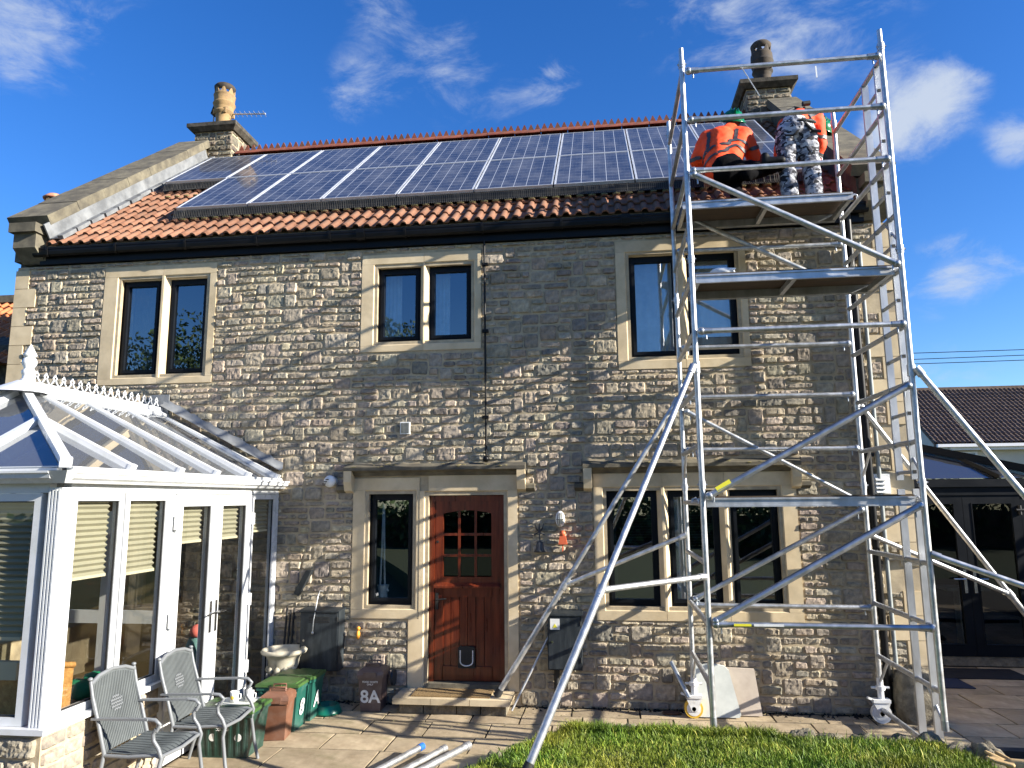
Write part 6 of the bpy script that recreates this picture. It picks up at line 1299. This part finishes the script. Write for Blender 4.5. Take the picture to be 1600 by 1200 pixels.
# wall things
def cabinet(label, x0, x1, z0, z1, vent, warn):
    t = thing('meter_cabinet', label, 'meter cabinet', ((x0+x1)/2, 0, z0)); G().box(x0, x1, -.20, -.0, z0, z1).build('case', 'cabinet', t)
    g = G(); g.box(x0+.012, x1-.012, -.213, -.2, z0+.015, z1-.03); g.prism([(0, z1+.012), (-.225, z1-.004), (-.225, z1-.02), (0, z1-.01)], 'x', x0-.01, x1+.01); d = g.build('door', 'cabinet', t)
    G().tube((x0+.05, -.214, (z0+z1)/2), (x0+.05, -.220, (z0+z1)/2), .013, n=12).build('lock', 'steel', d)
    for z in (z0+.08, z1-.12): G().tube((x1-.012, -.212, z), (x1-.012, -.212, z+.05), .008, n=8).build('hinge', 'gasket', d)
    if vent:
        for k in range(4): G().box(x0+.10, x1-.10, -.2165, -.2125, z1-.13+k*.017, z1-.121+k*.017).build('vent_slot', 'gasket', d)
    if warn:
        G().box(x0+.03, x0+.13, -.2155, -.2128, z1-.16, z1-.05).build('warning_label', 'white', d); g = G(); g.prism([(x0+.055, z1-.14), (x0+.105, z1-.14), (x0+.08, z1-.10)], 'y', -.2175, -.2157); g.build('warning_triangle', 'yellowlab', d)
    G().tube(((x0+x1)/2-.1, -.04, 0), ((x0+x1)/2-.1, -.04, z0+.01), .03, n=8).build('conduit', 'gasket', t)
cabinet('dark grey meter cabinet with vent slots left of the tall window', -3.385, -2.945, .36, 1.00, True, False)
cabinet('dark grey meter cabinet with a white warning label right of the door', -.655, -.295, .42, .99, False, True)
sn = thing('wall_sensor', 'round white sensor light beside the conservatory roof', 'sensor light', (-3.14, -.07, 2.41)); G().tube((-3.14, -.0, 2.41), (-3.14, -.055, 2.41), .06, n=20).build('base', 'white', sn)
G().sph((-3.14, -.085, 2.41), (.068, .05, .068), 20, 12).build('dome', 'white', sn)
for k in (-1, 0, 1): G().box(-3.19+.02*k, -3.155+.02*k, -.142, -.12, 2.40+.025*k, 2.41+.025*k).build('slot', 'gasket', sn)
lp = thing('bulkhead_lamp', 'caged bulkhead wall lamp with clear lens above the red ornament', 'wall lamp', (-.51, -.04, 1.96)); g = G(); g.sph((-.51, -.03, 1.97), (.052, .03, .088), 16, 10); g.build('back_plate', 'white', lp); g = G(); g.sph((-.51, -.05, 1.965), (.036, .05, .068), 16, 10); g.build('lens', 'lens', lp)
g = G()
for s in (-1, 0, 1): g.path([(-.51+s*.02, -.05, 2.035), (-.51+s*.024, -.105, 2.0), (-.51+s*.024, -.11, 1.93), (-.51+s*.02, -.05, 1.895)], .0035, 5)
g.path([(-.55, -.05, 1.965), (-.53, -.10, 1.965), (-.49, -.10, 1.965), (-.47, -.05, 1.965)], .0035, 5); g.build('cage', 'greymetal', lp)
bl = thing('hanging_bell', 'dark iron bell hanging from a bracket right of the door', 'bell', (-.74, -.1, 1.7)); g = G(); g.lathe([(.012, .115), (.035, .105), (.042, .07), (.05, .03), (.07, .0), (.058, .0)], (-.73, -.10, 1.62), 18); g.build('bell_cup', 'greymetal', bl)
g = G(); g.path([(-.74, -.0, 1.86), (-.74, -.09, 1.87), (-.735, -.10, 1.80), (-.73, -.10, 1.735)], .008, 6)
for a in (-.05, .0, .05): g.path([(-.74, -.05, 1.83), (-.74+a*.7, -.06, 1.87), (-.74+a, -.06, 1.925)], [.012, .010, .004], 6)
g.path([(-.80, -.04, 1.80), (-.74, -.05, 1.83), (-.68, -.04, 1.80)], .010, 6); g.build('bracket', 'greymetal', bl)
rd = thing('ceramic_ornament', 'small orange red ornament hanging on the wall under the lamp', 'ornament', (-.48, -.08, 1.75)); g = G(); g.sph((-.485, -.07, 1.815), (.036, .036, .034), 14, 10); g.hexa([(-.53, -.10, 1.70), (-.435, -.10, 1.70), (-.435, -.035, 1.70), (-.53, -.035, 1.70), (-.515, -.095, 1.79), (-.45, -.095, 1.79), (-.45, -.04, 1.79), (-.515, -.04, 1.79)]); g.build('figure', 'redclay', rd)
G().tube((-.49, -.06, 1.62), (-.485, -.06, 1.70), .007, n=6).build('clapper', 'redclay', rd)
o = G().hexa([(-3.54, -.06, 1.16), (-3.48, -.06, 1.13), (-3.48, -.02, 1.13), (-3.54, -.02, 1.16), (-3.375, -.12, 1.42), (-3.315, -.12, 1.41), (-3.315, -.03, 1.41), (-3.375, -.03, 1.42)]).build('metal_trough', 'cabinet'); tag(o, 'slanting grey metal channel hung on the wall above the vented cabinet', 'bracket')
g = G(); g.path([(-3.20, -.03, 1.18), (-3.20, -.13, 1.20), (-3.205, -.17, 1.14), (-3.22, -.235, .90), (-3.228, -.235, .78)], .006, 6); g.sph((-3.228, -.235, .765), .016, 8, 6); tag(g.build('hanging_rod', 'alu'), 'thin metal rod hanging in front of the vented cabinet', 'rod')
g = G(); g.sph((-2.77, -.06, .72), (.022, .03, .05), 10, 8); g.sph((-2.765, -.07, .79), .022, 8, 6); tag(g.build('bird_ornament', 'orange'), 'tiny yellow and white bird ornament fixed to the wall', 'ornament')
# slabs leaning on the wall
g = G(); P = [(.84, 0), (1.27, 0), (1.285, .02), (1.19, .43), (1.05, .50), (.86, .475)]; tk = lambda P, y0, y1, t: (lambda V, n: G().add(V, [tuple(range(n)), tuple(range(2*n-1, n-1, -1))]+[(i, n+i, n+(i+1) % n, (i+1) % n) for i in range(n)]))([(x, y0+(y1-y0)*z/.5, z+.01) for x, z in P]+[(x, y0+(y1-y0)*z/.5+t, z+.012) for x, z in P], len(P))
tag(tk([(.84, 0), (1.26, 0), (1.28, .03), (1.20, .42), (1.16, .46), (1.02, .485), (.84, .45), (.81, .40)], -.25, -.09, .03).build('leaning_slab', 'slabA'), 'pale grey broken slab leaning on the wall behind the tower post', 'slab')
tag(tk([(1.13, 0), (1.50, 0), (1.46, .43), (1.13, .44)], -.17, -.055, .03).build('leaning_slab', 'slabB'), 'pinkish square slab leaning on the wall behind the grey one', 'slab')
tag(rock_mesh(.09, .05, .015, 41, 14, 7).build('rusty_scrap', 'redclay', loc=(.60, -.16, .02)), 'flat rusty brown scrap on the paving left of the yellow castor', 'scrap')
MT['rust'] = mat('rust', (.06, .03, .02), .95, var=.3); bpy.data.objects['rusty_scrap'].data.materials[0] = MT['rust']
# loose tubes on the paving
for k, (a, b, r, l) in enumerate((((-1.66, -1.60, .07), (-2.02, -2.55, .06), .026, 'left loose tube with a blue end lying on the paving'), ((-1.46, -1.60, .06), (-1.83, -2.55, .06), .027, 'middle loose tube lying on the paving between two others'), ((-1.27, -1.50, .06), (-1.70, -2.5, .06), .030, 'right loose tube with a round end cap beside the lawn edge'))):
    t = thing('scaffold_tube', l, 'tube', (a[0], a[1], 0), 'loose tubes on the paving'); a = Vector(a); b = Vector(b); d = (a-b).normalized(); G().tube(a, b, r, n=14).build('tube', 'alu', t); q = G(); q.tube(a-d*.03, a+d*.03, r*1.18, n=14); q.build('end_collar', ['blue', 'aluflat', 'aluflat'][k], t); G().tube(a+d*.031, a+d*.033, r*.7, n=12).build('bore', 'gasket', t)
# gloves
gl = thing('work_glove', 'tan leather work glove lying at the bottom right corner', 'glove', (2.83, -2.25, LZ-.1)); caps = [((2.80, -2.27, .30), .045, (2.90, -2.33, .30), .055)]
for k in range(4): caps.append(((2.78, -2.27+.0+k*.028-.05, .31), .016, (2.66+.01*abs(k-1.5), -2.22+k*.032-.05, .325+(.03 if k == 3 else 0)), .013))
caps.append(((2.82, -2.20, .31), .017, (2.77, -2.12, .335), .014)); capsules('glove', caps, 'glove', gl, .007, 3)
# leaves and grit on the paving
g = G(); r = random.Random(12)
for _ in range(260):
    x, y = r.uniform(-3.4, 2.8), -abs(r.gauss(0, .5))-.03
    if x > -.3 and y < -1.5 or y < -2.4: continue
    s = r.uniform(.006, .016); a = r.uniform(0, 6.28); g.add([(x+s*math.cos(a), y+s*math.sin(a), .004), (x+s*math.cos(a+2), y+s*.6*math.sin(a+2), .010), (x+s*math.cos(a+4), y+s*math.sin(a+4), .004)], [(0, 1, 2)])
o = g.build('fallen_leaves', 'mosstile', fixn=False); tag(o, 'scattered dry leaf crumbs along the foot of the wall', 'leaf litter', kind='stuff')
g = G()
for _ in range(500):
    x = r.uniform(-3.7, 2.9); y = -abs(r.gauss(0, .05))-.012; s = r.uniform(.008, .02); g.add([(x-s, y, 0), (x+s, y, 0), (x+r.uniform(-.01, .01), y+r.uniform(-.01, .01), s*1.3)], [(0, 1, 2)])
tag(g.build('wall_foot_moss', 'leaf', fixn=False), 'thin line of moss where the paving meets the wall', 'moss', kind='stuff')
